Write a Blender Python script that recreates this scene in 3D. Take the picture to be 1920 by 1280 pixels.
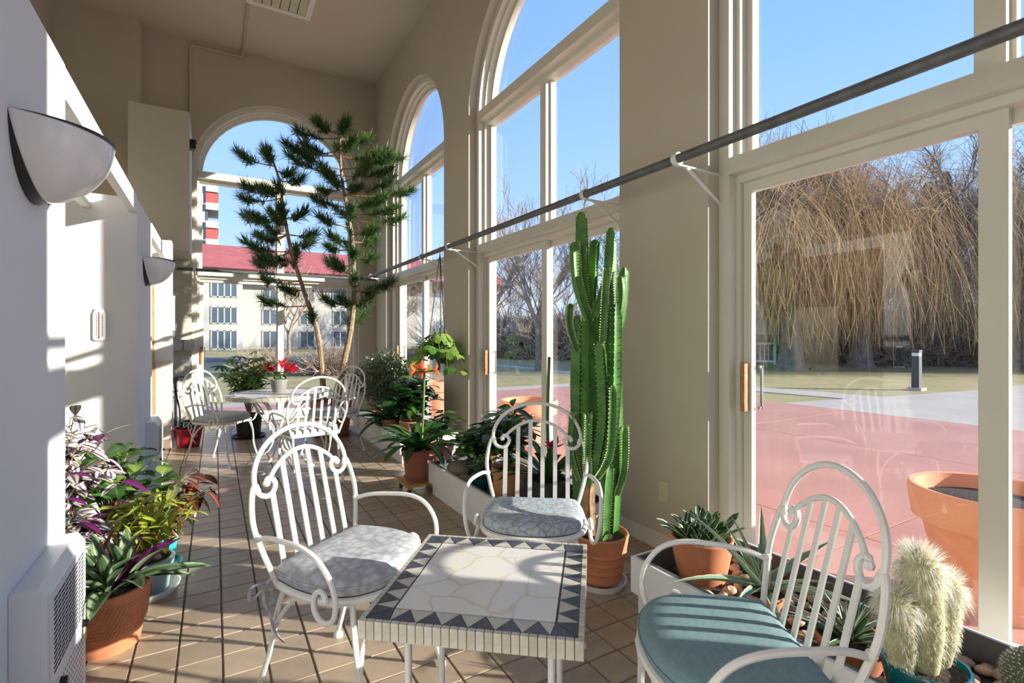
import bpy, bmesh, math, random
from math import sin, cos, pi, radians, sqrt, atan2
from mathutils import Vector, Matrix
R = random.Random(7)
for o in list(bpy.data.objects): bpy.data.objects.remove(o)
sc = bpy.context.scene
COL = sc.collection

# ---------------------------------------------------------------- camera, sky, sun, exposure
F_PX, YAW, H = 950.0, radians(30.4), 1.3
cam_d = bpy.data.cameras.new('camera'); cam = bpy.data.objects.new('camera', cam_d); COL.objects.link(cam)
cam_d.sensor_width = 36.0; cam_d.lens = 36.0 * F_PX / 1920.0
cam_d.shift_y = -10 / 1920.0; cam_d.clip_start = 0.02; cam_d.clip_end = 600
cam.location = (0, 0, H); cam.rotation_euler = (pi / 2, 0, -YAW)
sc.camera = cam
sc.view_settings.view_transform = 'Standard'; sc.view_settings.look = 'None'
sc.view_settings.gamma = 1.0; sc.view_settings.use_curve_mapping = False
sc.view_settings.exposure = 0.62
w = bpy.data.worlds.new('sky'); sc.world = w; w.use_nodes = True
nt = w.node_tree; nt.nodes.clear()
wo = nt.nodes.new('ShaderNodeOutputWorld'); bg = nt.nodes.new('ShaderNodeBackground')
tc = nt.nodes.new('ShaderNodeTexCoord'); sx = nt.nodes.new('ShaderNodeSeparateXYZ'); rp = nt.nodes.new('ShaderNodeValToRGB')
nt.links.new(tc.outputs['Generated'], sx.inputs[0]); nt.links.new(sx.outputs['Z'], rp.inputs[0])
nt.links.new(rp.outputs[0], bg.inputs[0]); nt.links.new(bg.outputs[0], wo.inputs[0])
cr = rp.color_ramp
cr.elements[0].position = 0.0; cr.elements[0].color = (.62, .77, .98, 1)
cr.elements[1].position = 1.0; cr.elements[1].color = (.14, .30, .80, 1)
e = cr.elements.new(.22); e.color = (.38, .60, 1.0, 1)
e = cr.elements.new(.5); e.color = (.24, .45, .95, 1)
bg.inputs[1].default_value = 0.95
sun_d = bpy.data.lights.new('sun', 'SUN'); sun = bpy.data.objects.new('sun', sun_d); COL.objects.link(sun)
sun_d.energy = 7.8; sun_d.angle = radians(0.6); sun_d.color = (1.0, .92, .80)
SUN_TO = Vector((.7713, -.6365, .287)).normalized()
sun.rotation_euler = SUN_TO.to_track_quat('Z', 'Y').to_euler()

# ---------------------------------------------------------------- materials
MATS = {}
def _n(nt, t, **kw):
    n = nt.nodes.new(t)
    for k, v in kw.items():
        if k.startswith('i_'): n.inputs[k[2:]].default_value = v
        else: setattr(n, k, v)
    return n
def M(name, col, rough=.5, metal=0.0, var=.08, vscale=6.0, bump=0.0, bscale=40.0, spec=.5, rnd=0.0, trans=0.0, coat=0.0, col2=None, detail=4.0):
    """plain surface: colour broken up by noise (var / col2), optional bump and per-object variation"""
    if name in MATS: return MATS[name]
    m = bpy.data.materials.new(name); m.use_nodes = True; nt = m.node_tree; nt.nodes.clear()
    out = _n(nt, 'ShaderNodeOutputMaterial'); p = _n(nt, 'ShaderNodeBsdfPrincipled')
    p.inputs['Roughness'].default_value = rough; p.inputs['Metallic'].default_value = metal
    p.inputs['Specular IOR Level'].default_value = spec; p.inputs['Coat Weight'].default_value = coat
    c = Vector(col); d = Vector(col2) if col2 else c * (1 - var)
    tcn = _n(nt, 'ShaderNodeTexCoord'); nz = _n(nt, 'ShaderNodeTexNoise', i_Scale=vscale, i_Detail=detail)
    nt.links.new(tcn.outputs['Object'], nz.inputs['Vector'])
    mx = _n(nt, 'ShaderNodeMixRGB'); mx.inputs[1].default_value = (*(c if col2 else c * (1 + var)), 1); mx.inputs[2].default_value = (*d, 1)
    rmp = _n(nt, 'ShaderNodeValToRGB'); rmp.color_ramp.elements[0].position = .35; rmp.color_ramp.elements[1].position = .65
    nt.links.new(nz.outputs['Fac'], rmp.inputs[0]); nt.links.new(rmp.outputs[0], mx.inputs[0])
    last = mx.outputs[0]
    if rnd:
        oi = _n(nt, 'ShaderNodeObjectInfo'); hsv = _n(nt, 'ShaderNodeHueSaturation')
        mr = _n(nt, 'ShaderNodeMapRange'); mr.inputs[3].default_value = 1 - rnd; mr.inputs[4].default_value = 1 + rnd
        nt.links.new(oi.outputs['Random'], mr.inputs[0]); nt.links.new(mr.outputs[0], hsv.inputs['Value'])
        nt.links.new(last, hsv.inputs['Color']); last = hsv.outputs[0]
    nt.links.new(last, p.inputs['Base Color'])
    if bump:
        b = _n(nt, 'ShaderNodeBump', i_Strength=bump, i_Distance=.01); nb = _n(nt, 'ShaderNodeTexNoise', i_Scale=bscale, i_Detail=3.0)
        nt.links.new(tcn.outputs['Object'], nb.inputs['Vector']); nt.links.new(nb.outputs['Fac'], b.inputs['Height']); nt.links.new(b.outputs[0], p.inputs['Normal'])
    if trans:
        tr = _n(nt, 'ShaderNodeBsdfTranslucent'); ms = _n(nt, 'ShaderNodeMixShader'); ms.inputs[0].default_value = trans
        nt.links.new(last, tr.inputs[0]); nt.links.new(p.outputs[0], ms.inputs[1]); nt.links.new(tr.outputs[0], ms.inputs[2]); nt.links.new(ms.outputs[0], out.inputs[0])
    else: nt.links.new(p.outputs[0], out.inputs[0])
    MATS[name] = m; return m
def Mleaf(name, stops, rough=.4, trans=.3, rnd=.18, along=None):
    """leaf: colour across the blade from midrib (0) to edge (1), from the UV map"""
    if name in MATS: return MATS[name]
    m = bpy.data.materials.new(name); m.use_nodes = True; nt = m.node_tree; nt.nodes.clear()
    out = _n(nt, 'ShaderNodeOutputMaterial'); p = _n(nt, 'ShaderNodeBsdfPrincipled', i_Roughness=rough)
    uv = _n(nt, 'ShaderNodeUVMap'); s = _n(nt, 'ShaderNodeSeparateXYZ'); nt.links.new(uv.outputs[0], s.inputs[0])
    a = _n(nt, 'ShaderNodeMath', operation='SUBTRACT'); a.inputs[1].default_value = .5; nt.links.new(s.outputs[0], a.inputs[0])
    b = _n(nt, 'ShaderNodeMath', operation='ABSOLUTE'); nt.links.new(a.outputs[0], b.inputs[0])
    c = _n(nt, 'ShaderNodeMath', operation='MULTIPLY'); c.inputs[1].default_value = 2.0; nt.links.new(b.outputs[0], c.inputs[0])
    nz = _n(nt, 'ShaderNodeTexNoise', i_Scale=30.0); tcn = _n(nt, 'ShaderNodeTexCoord'); nt.links.new(tcn.outputs['Object'], nz.inputs[0])
    ad = _n(nt, 'ShaderNodeMath', operation='MULTIPLY_ADD'); ad.inputs[1].default_value = .25; nt.links.new(nz.outputs['Fac'], ad.inputs[0]); 
    sb = _n(nt, 'ShaderNodeMath', operation='SUBTRACT'); sb.inputs[1].default_value = .125; nt.links.new(c.outputs[0], sb.inputs[0]); nt.links.new(sb.outputs[0], ad.inputs[2])
    r = _n(nt, 'ShaderNodeValToRGB'); nt.links.new(ad.outputs[0], r.inputs[0])
    el = r.color_ramp.elements
    for i, (pos, col) in enumerate(stops):
        q = el[i] if i < 2 else el.new(pos)
        q.position = pos; q.color = (*col, 1)
    oi = _n(nt, 'ShaderNodeObjectInfo'); hsv = _n(nt, 'ShaderNodeHueSaturation'); mr = _n(nt, 'ShaderNodeMapRange')
    mr.inputs[3].default_value = 1 - rnd; mr.inputs[4].default_value = 1 + rnd
    nt.links.new(oi.outputs['Random'], mr.inputs[0]); nt.links.new(mr.outputs[0], hsv.inputs['Value']); nt.links.new(r.outputs[0], hsv.inputs['Color'])
    nt.links.new(hsv.outputs[0], p.inputs['Base Color'])
    tr = _n(nt, 'ShaderNodeBsdfTranslucent'); ms = _n(nt, 'ShaderNodeMixShader'); ms.inputs[0].default_value = trans
    nt.links.new(hsv.outputs[0], tr.inputs[0]); nt.links.new(p.outputs[0], ms.inputs[1]); nt.links.new(tr.outputs[0], ms.inputs[2]); nt.links.new(ms.outputs[0], out.inputs[0])
    MATS[name] = m; return m
def Mglass():
    m = bpy.data.materials.new('window_glass'); m.use_nodes = True; nt = m.node_tree; nt.nodes.clear()
    out = _n(nt, 'ShaderNodeOutputMaterial'); t = _n(nt, 'ShaderNodeBsdfTransparent'); g = _n(nt, 'ShaderNodeBsdfGlossy', i_Roughness=.01)
    t.inputs[0].default_value = (.97, .985, .98, 1)
    lw = _n(nt, 'ShaderNodeLayerWeight', i_Blend=.5); ms = _n(nt, 'ShaderNodeMixShader')   # Schlick: .03 + .97 * facing^5
    pw = _n(nt, 'ShaderNodeMath', operation='POWER'); pw.inputs[1].default_value = 5.0; nt.links.new(lw.outputs['Facing'], pw.inputs[0])
    f = _n(nt, 'ShaderNodeMath', operation='MULTIPLY_ADD'); f.inputs[1].default_value = .97; f.inputs[2].default_value = .03; nt.links.new(pw.outputs[0], f.inputs[0])
    nt.links.new(f.outputs[0], ms.inputs[0]); nt.links.new(t.outputs[0], ms.inputs[1]); nt.links.new(g.outputs[0], ms.inputs[2]); nt.links.new(ms.outputs[0], out.inputs[0])
    return m
def Mpattern(name, ca, cb, scale, kind, rough=.8, lo=.004, hi=.04):
    m = bpy.data.materials.new(name); m.use_nodes = True; nt = m.node_tree; nt.nodes.clear()
    out = _n(nt, 'ShaderNodeOutputMaterial'); p = _n(nt, 'ShaderNodeBsdfPrincipled', i_Roughness=rough)
    tcn = _n(nt, 'ShaderNodeTexCoord'); nz = _n(nt, 'ShaderNodeTexNoise', i_Scale=scale * .35, i_Detail=3.0)
    nt.links.new(tcn.outputs['Object'], nz.inputs['Vector'])
    mx = _n(nt, 'ShaderNodeMixRGB'); mx.inputs[0].default_value = .35 if kind == 'swirl' else .04
    nt.links.new(tcn.outputs['Object'], mx.inputs[1]); nt.links.new(nz.outputs['Color'], mx.inputs[2])
    v = _n(nt, 'ShaderNodeTexVoronoi', i_Scale=scale); v.feature = 'DISTANCE_TO_EDGE' if kind == 'veins' else 'F1'
    if kind == 'swirl':
        v = _n(nt, 'ShaderNodeTexWave', i_Scale=scale, i_Distortion=9.0, i_Detail=2.0); v.wave_type = 'RINGS'
    nt.links.new(mx.outputs[0], v.inputs['Vector'])
    r = _n(nt, 'ShaderNodeValToRGB'); nt.links.new(v.outputs[0], r.inputs[0])
    if kind == 'veins':
        mx.inputs[0].default_value = .18
        r.color_ramp.elements[0].color = (*cb, 1); r.color_ramp.elements[1].color = (*ca, 1)
        r.color_ramp.elements[0].position = lo; r.color_ramp.elements[1].position = hi
    else:
        r.color_ramp.elements[0].color = (*ca, 1); r.color_ramp.elements[1].color = (*cb, 1)
        r.color_ramp.elements[0].position = .25; r.color_ramp.elements[1].position = .75
    nt.links.new(r.outputs[0], p.inputs['Base Color']); nt.links.new(p.outputs[0], out.inputs[0])
    return m

GLASS = Mglass()
M('wall_tan', (.55, .50, .41), .85, var=.03, vscale=1.5, bump=.08, bscale=60)
M('wall_white', (.80, .81, .83), .7, var=.02, vscale=2, bump=.04, bscale=50)
M('ceiling', (.60, .53, .43), .9, var=.02, vscale=1)
M('trim', (.72, .69, .60), .45, var=.025, vscale=5, bump=.02, bscale=25)
M('stucco_out', (.62, .58, .5), .9)
M('tile', (.37, .285, .21), .36, var=.10, vscale=9, rnd=.10, bump=.05, bscale=30)
M('grout', (.17, .15, .13), .9, var=.2, vscale=20)
M('wain_tile', (.62, .58, .52), .35, var=.04, rnd=.04)
M('base_tile', (.30, .22, .17), .4, var=.08)
M('white_iron', (.76, .76, .73), .38, var=.03, vscale=25)
M('white_paint', (.80, .80, .79), .45, var=.03, vscale=8)
M('heater_white', (.80, .82, .85), .4, var=.015)
M('pipe_steel', (.13, .14, .145), .5, metal=.3, var=.2, vscale=14)
M('black_plastic', (.02, .02, .022), .4, var=.1)
M('dark_slot', (.03, .03, .035), .8)
M('terracotta', (.52, .20, .095), .75, var=.14, vscale=7, bump=.1, bscale=30)
M('terracotta_pale', (.60, .27, .16), .8, var=.12, vscale=6, bump=.1, bscale=25)
M('terracotta_red', (.36, .13, .085), .6, var=.12, vscale=6)
M('terracotta_out', (.72, .30, .17), .8, var=.08, vscale=3)
M('soil', (.045, .03, .022), .95, var=.5, vscale=60, bump=.8, bscale=90)
M('liner', (.11, .12, .13), .5, var=.15)
M('teal_glaze', (.005, .10, .11), .12, var=.2, coat=.6)
M('turquoise', (.03, .45, .48), .25, var=.1, coat=.3)
M('blue_grey_glaze', (.30, .40, .43), .3, var=.15)
M('black_pot', (.025, .027, .03), .45, var=.2)
M('grey_pot', (.22, .22, .21), .35, var=.15)
M('red_plastic', (.36, .008, .03), .35, var=.08)
M('ochre_clay', (.50, .24, .10), .75, var=.1)
M('oak', (.42, .20, .07), .5, var=.3, vscale=25, bump=.1)
M('pine_wood', (.58, .33, .12), .55, var=.2, vscale=18)
M('door_wood', (.50, .30, .10), .5, var=.15, vscale=12)
M('glass_white', (.86, .86, .87), .18, var=.01, coat=.4)
M('plate_cream', (.60, .58, .42), .4)
M('box_grey', (.55, .57, .56), .4, metal=.3)
M('brass', (.75, .55, .22), .3, metal=.9)
M('pebble', (.50, .34, .22), .6, var=.18, vscale=20, rnd=.28)
M('stone', (.30, .25, .18), .85, var=.3, vscale=12, bump=.3)
M('black_hose', (.02, .02, .02), .4)
M('red_led', (.7, .03, .03), .4)
M('blue_handle', (.02, .05, .35), .4)
M('mosaic_dark', (.055, .06, .075), .35, var=.3, vscale=60, rnd=.15)
M('mosaic_grey', (.50, .48, .43), .4, var=.1, vscale=30, rnd=.08)
M('mosaic_edge', (.50, .47, .40), .5, var=.15, vscale=30, rnd=.10)
M('mosaic_grout', (.10, .10, .10), .9)
MATS['marble'] = Mpattern('marble', (.70, .68, .64), (.60, .55, .42), 9.0, 'veins', .25)
MATS['cushion_fans'] = Mpattern('cushion_fans', (.47, .49, .53), (.30, .31, .35), 36, 'f1', .75)
MATS['cushion_swirl'] = Mpattern('cushion_swirl', (.40, .50, .60), (.30, .29, .28), 26, 'veins', .85, .02, .16)
M('cushion_teal', (.18, .285, .315), .9, var=.08, vscale=60, bump=.15, bscale=300)
M('cushion_pale', (.52, .54, .55), .85, var=.1, vscale=30)
M('bark', (.30, .22, .15), .9, var=.3, vscale=25, bump=.5, bscale=40)
M('bark_red', (.36, .19, .11), .9, var=.25, vscale=25)
M('bark_grey', (.22, .18, .15), .9, var=.25, vscale=4)
M('twig', (.36, .27, .20), .9, var=.2, vscale=1)
M('willow', (.74, .52, .25), .85, col2=(.50, .38, .24), vscale=2.5, trans=.35)
M('stem_green', (.12, .22, .05), .5, var=.2, trans=.1)
M('cactus', (.10, .25, .05), .45, col2=(.04, .14, .03), vscale=11, spec=.35)
M('cactus_rib', (.55, .60, .34), .6)
M('cactus_wood', (.36, .22, .13), .9, var=.3, vscale=30)
M('oldman_body', (.42, .40, .22), .8, var=.2, vscale=30)
M('wool', (.88, .86, .78), .9, var=.06, trans=.35)
M('mam_body', (.06, .07, .04), .7, var=.2)
M('lawn', (.40, .31, .14), .95, col2=(.30, .26, .10), vscale=1.2, bump=.5, bscale=40, detail=9)
M('patio_red', (.50, .235, .175), .75, var=.08, vscale=.9, bump=.05, bscale=20)
M('concrete', (.47, .405, .325), .85, var=.06, vscale=1.2)
M('asphalt', (.09, .09, .10), .9)
M('bld_white', (.40, .39, .37), .85, var=.04)
M('bld_roof', (.40, .10, .09), .8, var=.12, vscale=1)
M('bld_red', (.45, .08, .07), .8)
M('bld_pane', (.07, .10, .13), .1, spec=.8)
M('conifer', (.035, .065, .035), .85, var=.4, vscale=2)
M('bollard', (.05, .055, .06), .5)
M('bollard_lens', (.80, .78, .68), .4)
M('bulkhead', (.60, .56, .48), .8, var=.02)

# ---------------------------------------------------------------- mesh builder
class MB:
    def __init__(s): s.v = []; s.f = []; s.uv = None
    def box(s, a, b, m=None):
        i = len(s.v); (x0, y0, z0), (x1, y1, z1) = a, b
        vs = [(x0, y0, z0), (x1, y0, z0), (x1, y1, z0), (x0, y1, z0), (x0, y0, z1), (x1, y0, z1), (x1, y1, z1), (x0, y1, z1)]
        s.v += [tuple(m @ Vector(q)) for q in vs] if m else vs
        s.f += [tuple(i + k for k in q) for q in ((3, 2, 1, 0), (4, 5, 6, 7), (0, 1, 5, 4), (1, 2, 6, 5), (2, 3, 7, 6), (3, 0, 4, 7))]; return s
    def tube(s, pts, rad, n=8, caps=True, flat=1.0):
        pts = [Vector(p) for p in pts]; i0 = len(s.v); k = len(pts)
        rr = rad if isinstance(rad, (list, tuple)) else [rad] * k
        up = Vector((0, 0, 1)); prev = None
        for j, p in enumerate(pts):
            t = (pts[min(j + 1, k - 1)] - pts[max(j - 1, 0)])
            t = t.normalized() if t.length > 1e-9 else Vector((0, 0, 1))
            if prev is None:
                a = t.cross(up)
                if a.length < .05: a = t.cross(Vector((1, 0, 0)))
            else: a = prev - t * prev.dot(t)
            a = a.normalized(); prev = a; b = t.cross(a)
            for q in range(n):
                an = 2 * pi * q / n
                s.v.append(tuple(p + (a * cos(an) + b * sin(an) * flat) * rr[j]))
        for j in range(k - 1):
            for q in range(n):
                a0 = i0 + j * n + q; a1 = i0 + j * n + (q + 1) % n
                s.f.append((a0, a1, a1 + n, a0 + n))
        if caps:
            s.f.append(tuple(i0 + q for q in range(n))[::-1]); s.f.append(tuple(i0 + (k - 1) * n + q for q in range(n)))
        return s
    def lathe(s, prof, n=24, c=(0, 0, 0), cap=True, sy=1.0):
        i0 = len(s.v)
        for r, z in prof:
            for q in range(n):
                a = 2 * pi * q / n; s.v.append((c[0] + r * cos(a), c[1] + r * sin(a) * sy, c[2] + z))
        for j in range(len(prof) - 1):
            for q in range(n):
                a0 = i0 + j * n + q; a1 = i0 + j * n + (q + 1) % n
                s.f.append((a0, a1, a1 + n, a0 + n))
        if cap:
            if prof[0][0] > 1e-6: s.f.append(tuple(i0 + q for q in range(n))[::-1])
            if prof[-1][0] > 1e-6: s.f.append(tuple(i0 + (len(prof) - 1) * n + q for q in range(n)))
        return s
    def ball(s, c, r, n=8, sz=1.0):
        k = max(4, n // 2)
        return s.lathe([(r * sin(pi * j / k) + 1e-5, -r * sz * cos(pi * j / k)) for j in range(k + 1)], n, c)
    def tri(s, a, b, c): i = len(s.v); s.v += [tuple(a), tuple(b), tuple(c)]; s.f.append((i, i + 1, i + 2)); return s
    def quad(s, a, b, c, d): i = len(s.v); s.v += [tuple(a), tuple(b), tuple(c), tuple(d)]; s.f.append((i, i + 1, i + 2, i + 3)); return s
    def mesh(s, name, mat, fix=True, smooth=40):
        me = bpy.data.meshes.new(name); me.from_pydata(s.v, [], s.f)
        if fix:
            bm = bmesh.new(); bm.from_mesh(me); bmesh.ops.recalc_face_normals(bm, faces=bm.faces); bm.to_mesh(me); bm.free()
        if s.uv:
            ul = me.uv_layers.new(name='UVMap'); li = [0] * len(me.loops); me.loops.foreach_get('vertex_index', li)
            flat = []
            for i in li: flat += s.uv[i]
            ul.data.foreach_set('uv', flat)
        if smooth:
            me.polygons.foreach_set('use_smooth', [True] * len(me.polygons))
            try: me.set_sharp_from_angle(angle=radians(smooth))
            except Exception: pass
        me.materials.append(MATS[mat] if isinstance(mat, str) else mat); me.update(); return me
    def build(s, name, mat, parent=None, loc=None, fix=True, smooth=40):
        o = bpy.data.objects.new(name, s.mesh(name, mat, fix, smooth)); COL.objects.link(o)
        if parent: o.parent = parent
        if loc: o.location = loc
        return o
def tag(o, label=None, cat=None, group=None, kind=None):
    if label: o['label'] = label
    if cat: o['category'] = cat
    if group: o['group'] = group
    if kind: o['kind'] = kind
    return o
def thing(name, label, cat, loc=(0, 0, 0), rz=0, group=None):
    o = bpy.data.objects.new(name, None); COL.objects.link(o); o.location = loc; o.rotation_euler = (0, 0, rz); o.empty_display_size = .1
    return tag(o, label, cat, group)
def inst(name, me, parent=None, loc=(0, 0, 0), rot=None, sc_=1.0):
    o = bpy.data.objects.new(name, me); COL.objects.link(o); o.parent = parent; o.location = loc
    if rot is not None: o.rotation_euler = rot
    o.scale = (sc_, sc_, sc_) if not isinstance(sc_, tuple) else sc_
    return o
def dup(root, loc, rz, label=None, group=None, scale=None):
    r = root.copy(); COL.objects.link(r); r.location = loc; r.rotation_euler = (0, 0, rz)
    if label: r['label'] = label
    if group: r['group'] = group
    if scale: r.scale = (scale,) * 3
    for ch in list(root.children):
        c = ch.copy(); COL.objects.link(c); c.parent = r
        for g in list(ch.children):
            d = g.copy(); COL.objects.link(d); d.parent = c
    return r
def spline(pts, k=6):
    P = [Vector(p) for p in pts]; out = []
    for i in range(len(P) - 1):
        p0, p1, p2, p3 = P[max(i - 1, 0)], P[i], P[i + 1], P[min(i + 2, len(P) - 1)]
        for j in range(k):
            t = j / k
            out.append(.5 * ((2 * p1) + (p2 - p0) * t + (2 * p0 - 5 * p1 + 4 * p2 - p3) * t * t + (3 * p1 - p0 - 3 * p2 + p3) * t ** 3))
    out.append(P[-1]); return out

# ---------------------------------------------------------------- room shell
XW, YB, ZC = 2.35, 8.55, 5.53
XL = -.467
HW, SPR = 1.175, 3.65
def PR(s, n, z): return (XW + n, s, z)
def PB(s, n, z): return (s, YB + n, z)
def arc(h, zs, k=28): return [(h * cos(pi - pi * j / k), zs + h * sin(pi * j / k)) for j in range(k + 1)]
def arched_wall(name, P, s0, s1, centers, mat, n1=.34):
    mb = MB(); edges = [s0]
    for c in centers: edges += [c - HW, c + HW]
    edges.append(s1)
    for a, b in zip(edges[0::2], edges[1::2]):
        p, q = P(a, 0, 0), P(b, n1, ZC); mb.box([min(p[i], q[i]) for i in range(3)], [max(p[i], q[i]) for i in range(3)])
    for c in centers:
        pts = arc(HW, SPR)
        for (sa, za), (sb, zb) in zip(pts, pts[1:]):
            sa += c; sb += c; i = len(mb.v)
            mb.v += [P(sa, 0, za), P(sb, 0, zb), P(sb, 0, ZC), P(sa, 0, ZC), P(sa, n1, za), P(sb, n1, zb), P(sb, n1, ZC), P(sa, n1, ZC)]
            mb.f += [(i, i + 1, i + 2, i + 3), (i + 4, i + 7, i + 6, i + 5), (i, i + 4, i + 5, i + 1), (i + 3, i + 2, i + 6, i + 7)]
    return tag(mb.build(name, mat, smooth=35), kind='structure')
RC = [-2.34, .69, 3.75, 6.78]
arched_wall('wall_right', PR, -3.9, YB + .34, RC, 'wall_tan')
arched_wall('wall_back', PB, -.86, XW, [.89], 'wall_tan')
def struct(name, boxes, mat):
    mb = MB()
    for a, b in boxes: mb.box(a, b)
    return tag(mb.build(name, mat, smooth=0), kind='structure')
struct('wall_back_left', [((-1.75, 8.33, 0), (-.86, 8.9, ZC))], 'wall_tan')
struct('ceiling', [((-1.75, -3.9, ZC), (XW + .34, YB + .34, ZC + .2))], 'ceiling')
struct('wall_left_high', [((-1.95, -3.9, 0), (-1.75, 8.9, ZC))], 'wall_tan')
struct('wall_rear', [((-1.75, -4.1, 0), (XW + .34, -3.9, ZC))], 'wall_tan')
struct('wall_left_near', [((-1.75, -3.9, 0), (XL, 2.40, 2.28))], 'wall_white')
struct('wall_left_middle', [((-1.75, 4.36, 0), (XL, 5.34, 2.26))], 'wall_white')
struct('wall_left_pier', [((-.589, 7.02, 0), (-.43, 7.32, 2.4))], 'wall_white')
struct('wall_left_far', [((-1.75, 7.02, 0), (-.655, 7.32, 2.4))], 'wall_white')
struct('trim_1', [((-.655, 6.99, 0), (-.589, 7.10, 2.05))], 'door_wood')
struct('wall_bulkhead', [((-.91, 7.67, 2.39), (-.28, YB, 4.16))], 'bulkhead')
struct('trim_2', [((-.655, 7.02, 2.05), (-.589, 7.32, 2.4))], 'wall_white')
struct('baseboard_right', [((XW - .015, s0, 0), (XW, s1, .10)) for s0, s1 in ((-1.12, -.45), (1.92, 2.575), (4.945, 5.615), (7.985, YB))], 'trim')
# slat canopy over the recesses
def canopy(y0, y1, xs, label):
    t = thing('slat_canopy', label, 'canopy', (0, y0, 2.16)); L = y1 - y0
    for k, x in enumerate(xs):
        MB().box((x - .045, 0, 0), (x, L, .115)).build('slat', 'white_paint', t, smooth=0)
canopy(2.402, 4.358, [XL, -.72, -.97, -1.22, -1.47], 'white slatted canopy over the plant recess beside the near wall lamp')
canopy(5.342, 7.018, [XL, -.72, -.97, -1.22, -1.47], 'white slatted canopy over the doorway recess beyond the far wall lamp')
# tiled wainscot on pier and back-left wall
wn = tag(MB().box((-.86, YB - .004, 0), (-.30, YB - .001, 1.0)).build('trim_3', 'wain_tile', smooth=0), kind='structure')
tl = MB().box((.003, -.006, .003), (.147, 0, .147)).mesh('wain_piece', 'wain_tile', smooth=0)
tb = MB().box((.003, -.006, .003), (.147, 0, .117)).mesh('wain_base', 'base_tile', smooth=0)
for i in range(3):
    inst('tile', tb, wn, (-.75 + .15 * i, YB - .004, .0))
    for j in range(6): inst('tile', tl, wn, (-.75 + .15 * i, YB - .004, .12 + .15 * j))
pw = tag(MB().box((-.588, 7.0165, 0), (-.431, 7.0195, 1.02)).build('trim_4', 'wain_tile', smooth=0), kind='structure')
inst('tile', tb, pw, (-.585, 7.0165, 0), sc_=(1.03, 1, 1))
for j in range(6): inst('tile', tl, pw, (-.585, 7.0165, .12 + .15 * j), sc_=(1.03, 1, 1))

# floor: grout bed and quarry tiles
floor = struct('floor', [((-1.75, -3.9, -.10), (XW + .34, YB + .34, -.006))], 'grout')
TS = .157
tm = MB(); a = TS - .007
tm.v = [(0, 0, -.006), (a, 0, -.006), (a, a, -.006), (0, a, -.006), (.002, .002, 0), (a - .002, .002, 0), (a - .002, a - .002, 0), (.002, a - .002, 0)]
tm.f = [(4, 5, 6, 7), (0, 1, 5, 4), (1, 2, 6, 5), (2, 3, 7, 6), (3, 0, 4, 7)]
tile_me = tm.mesh('floor_tile', 'tile', smooth=0)
Fv, Rv = Vector((sin(YAW), cos(YAW), 0)), Vector((cos(YAW), -sin(YAW), 0))
cells = []
for i in range(-12, 16):
    for j in range(-39, 42):
        x, y = .028 + i * TS + .0035, 2.219 + j * TS + .0035
        if x + a > XW + .1 or x < -1.75 or y + a > YB + .1 or y < -3.9: continue
        if x + a / 2 < XL and (y + a < 2.45 or 4.31 < y < 5.38 or y > 7.0): continue
        c = Vector((x + a / 2, y + a / 2, 0)); d = c.dot(Fv); l = c.dot(Rv)
        vis = d > 1.2 and abs(l / d) < 1.05 and 630 + H / d * F_PX < 1310
        hid = x > 1.7 or (x < XL)
        cells.append(((0 if vis and not hid else 1), d if d > 0 else 99, x, y))
cells.sort()
rest = MB()
for k, (h_, d, x, y) in enumerate(cells):
    if k < 300: inst('tile', tile_me, floor, (x, y, 0))
    else:
        i = len(rest.v); rest.v += [(p[0] + x, p[1] + y, p[2]) for p in tm.v]; rest.f += [tuple(i + q for q in f) for f in tm.f]
tag(rest.build('tile_field', 'tile', floor, smooth=0, fix=False), kind='stuff')

# ---------------------------------------------------------------- windows
def ring(mb, P, c, ho, hi, z0, n0, n1, k=28):
    def prof(h): return [(-h, z0)] + arc(h, SPR, k) + [(h, z0)]
    A, B = prof(ho), prof(hi); i0 = len(mb.v)
    for (sa, za), (sb, zb) in zip(A, B):
        mb.v += [P(c + sa, n0, za), P(c + sb, n0, zb), P(c + sb, n1, zb), P(c + sa, n1, za)]
    for j in range(len(A) - 1):
        for q in range(4):
            a0, a1 = i0 + j * 4 + q, i0 + j * 4 + (q + 1) % 4; mb.f.append((a0, a1, a1 + 4, a0 + 4))
    e0 = i0; e1 = i0 + (len(A) - 1) * 4
    mb.f += [(e0, e0 + 1, e0 + 2, e0 + 3), (e1 + 3, e1 + 2, e1 + 1, e1)]
    return mb
def pbox(mb, P, s0, s1, n0, n1, z0, z1):
    p, q = P(s0, n0, z0), P(s1, n1, z1)
    return mb.box([min(p[i], q[i]) for i in range(3)], [max(p[i], q[i]) for i in range(3)])
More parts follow.
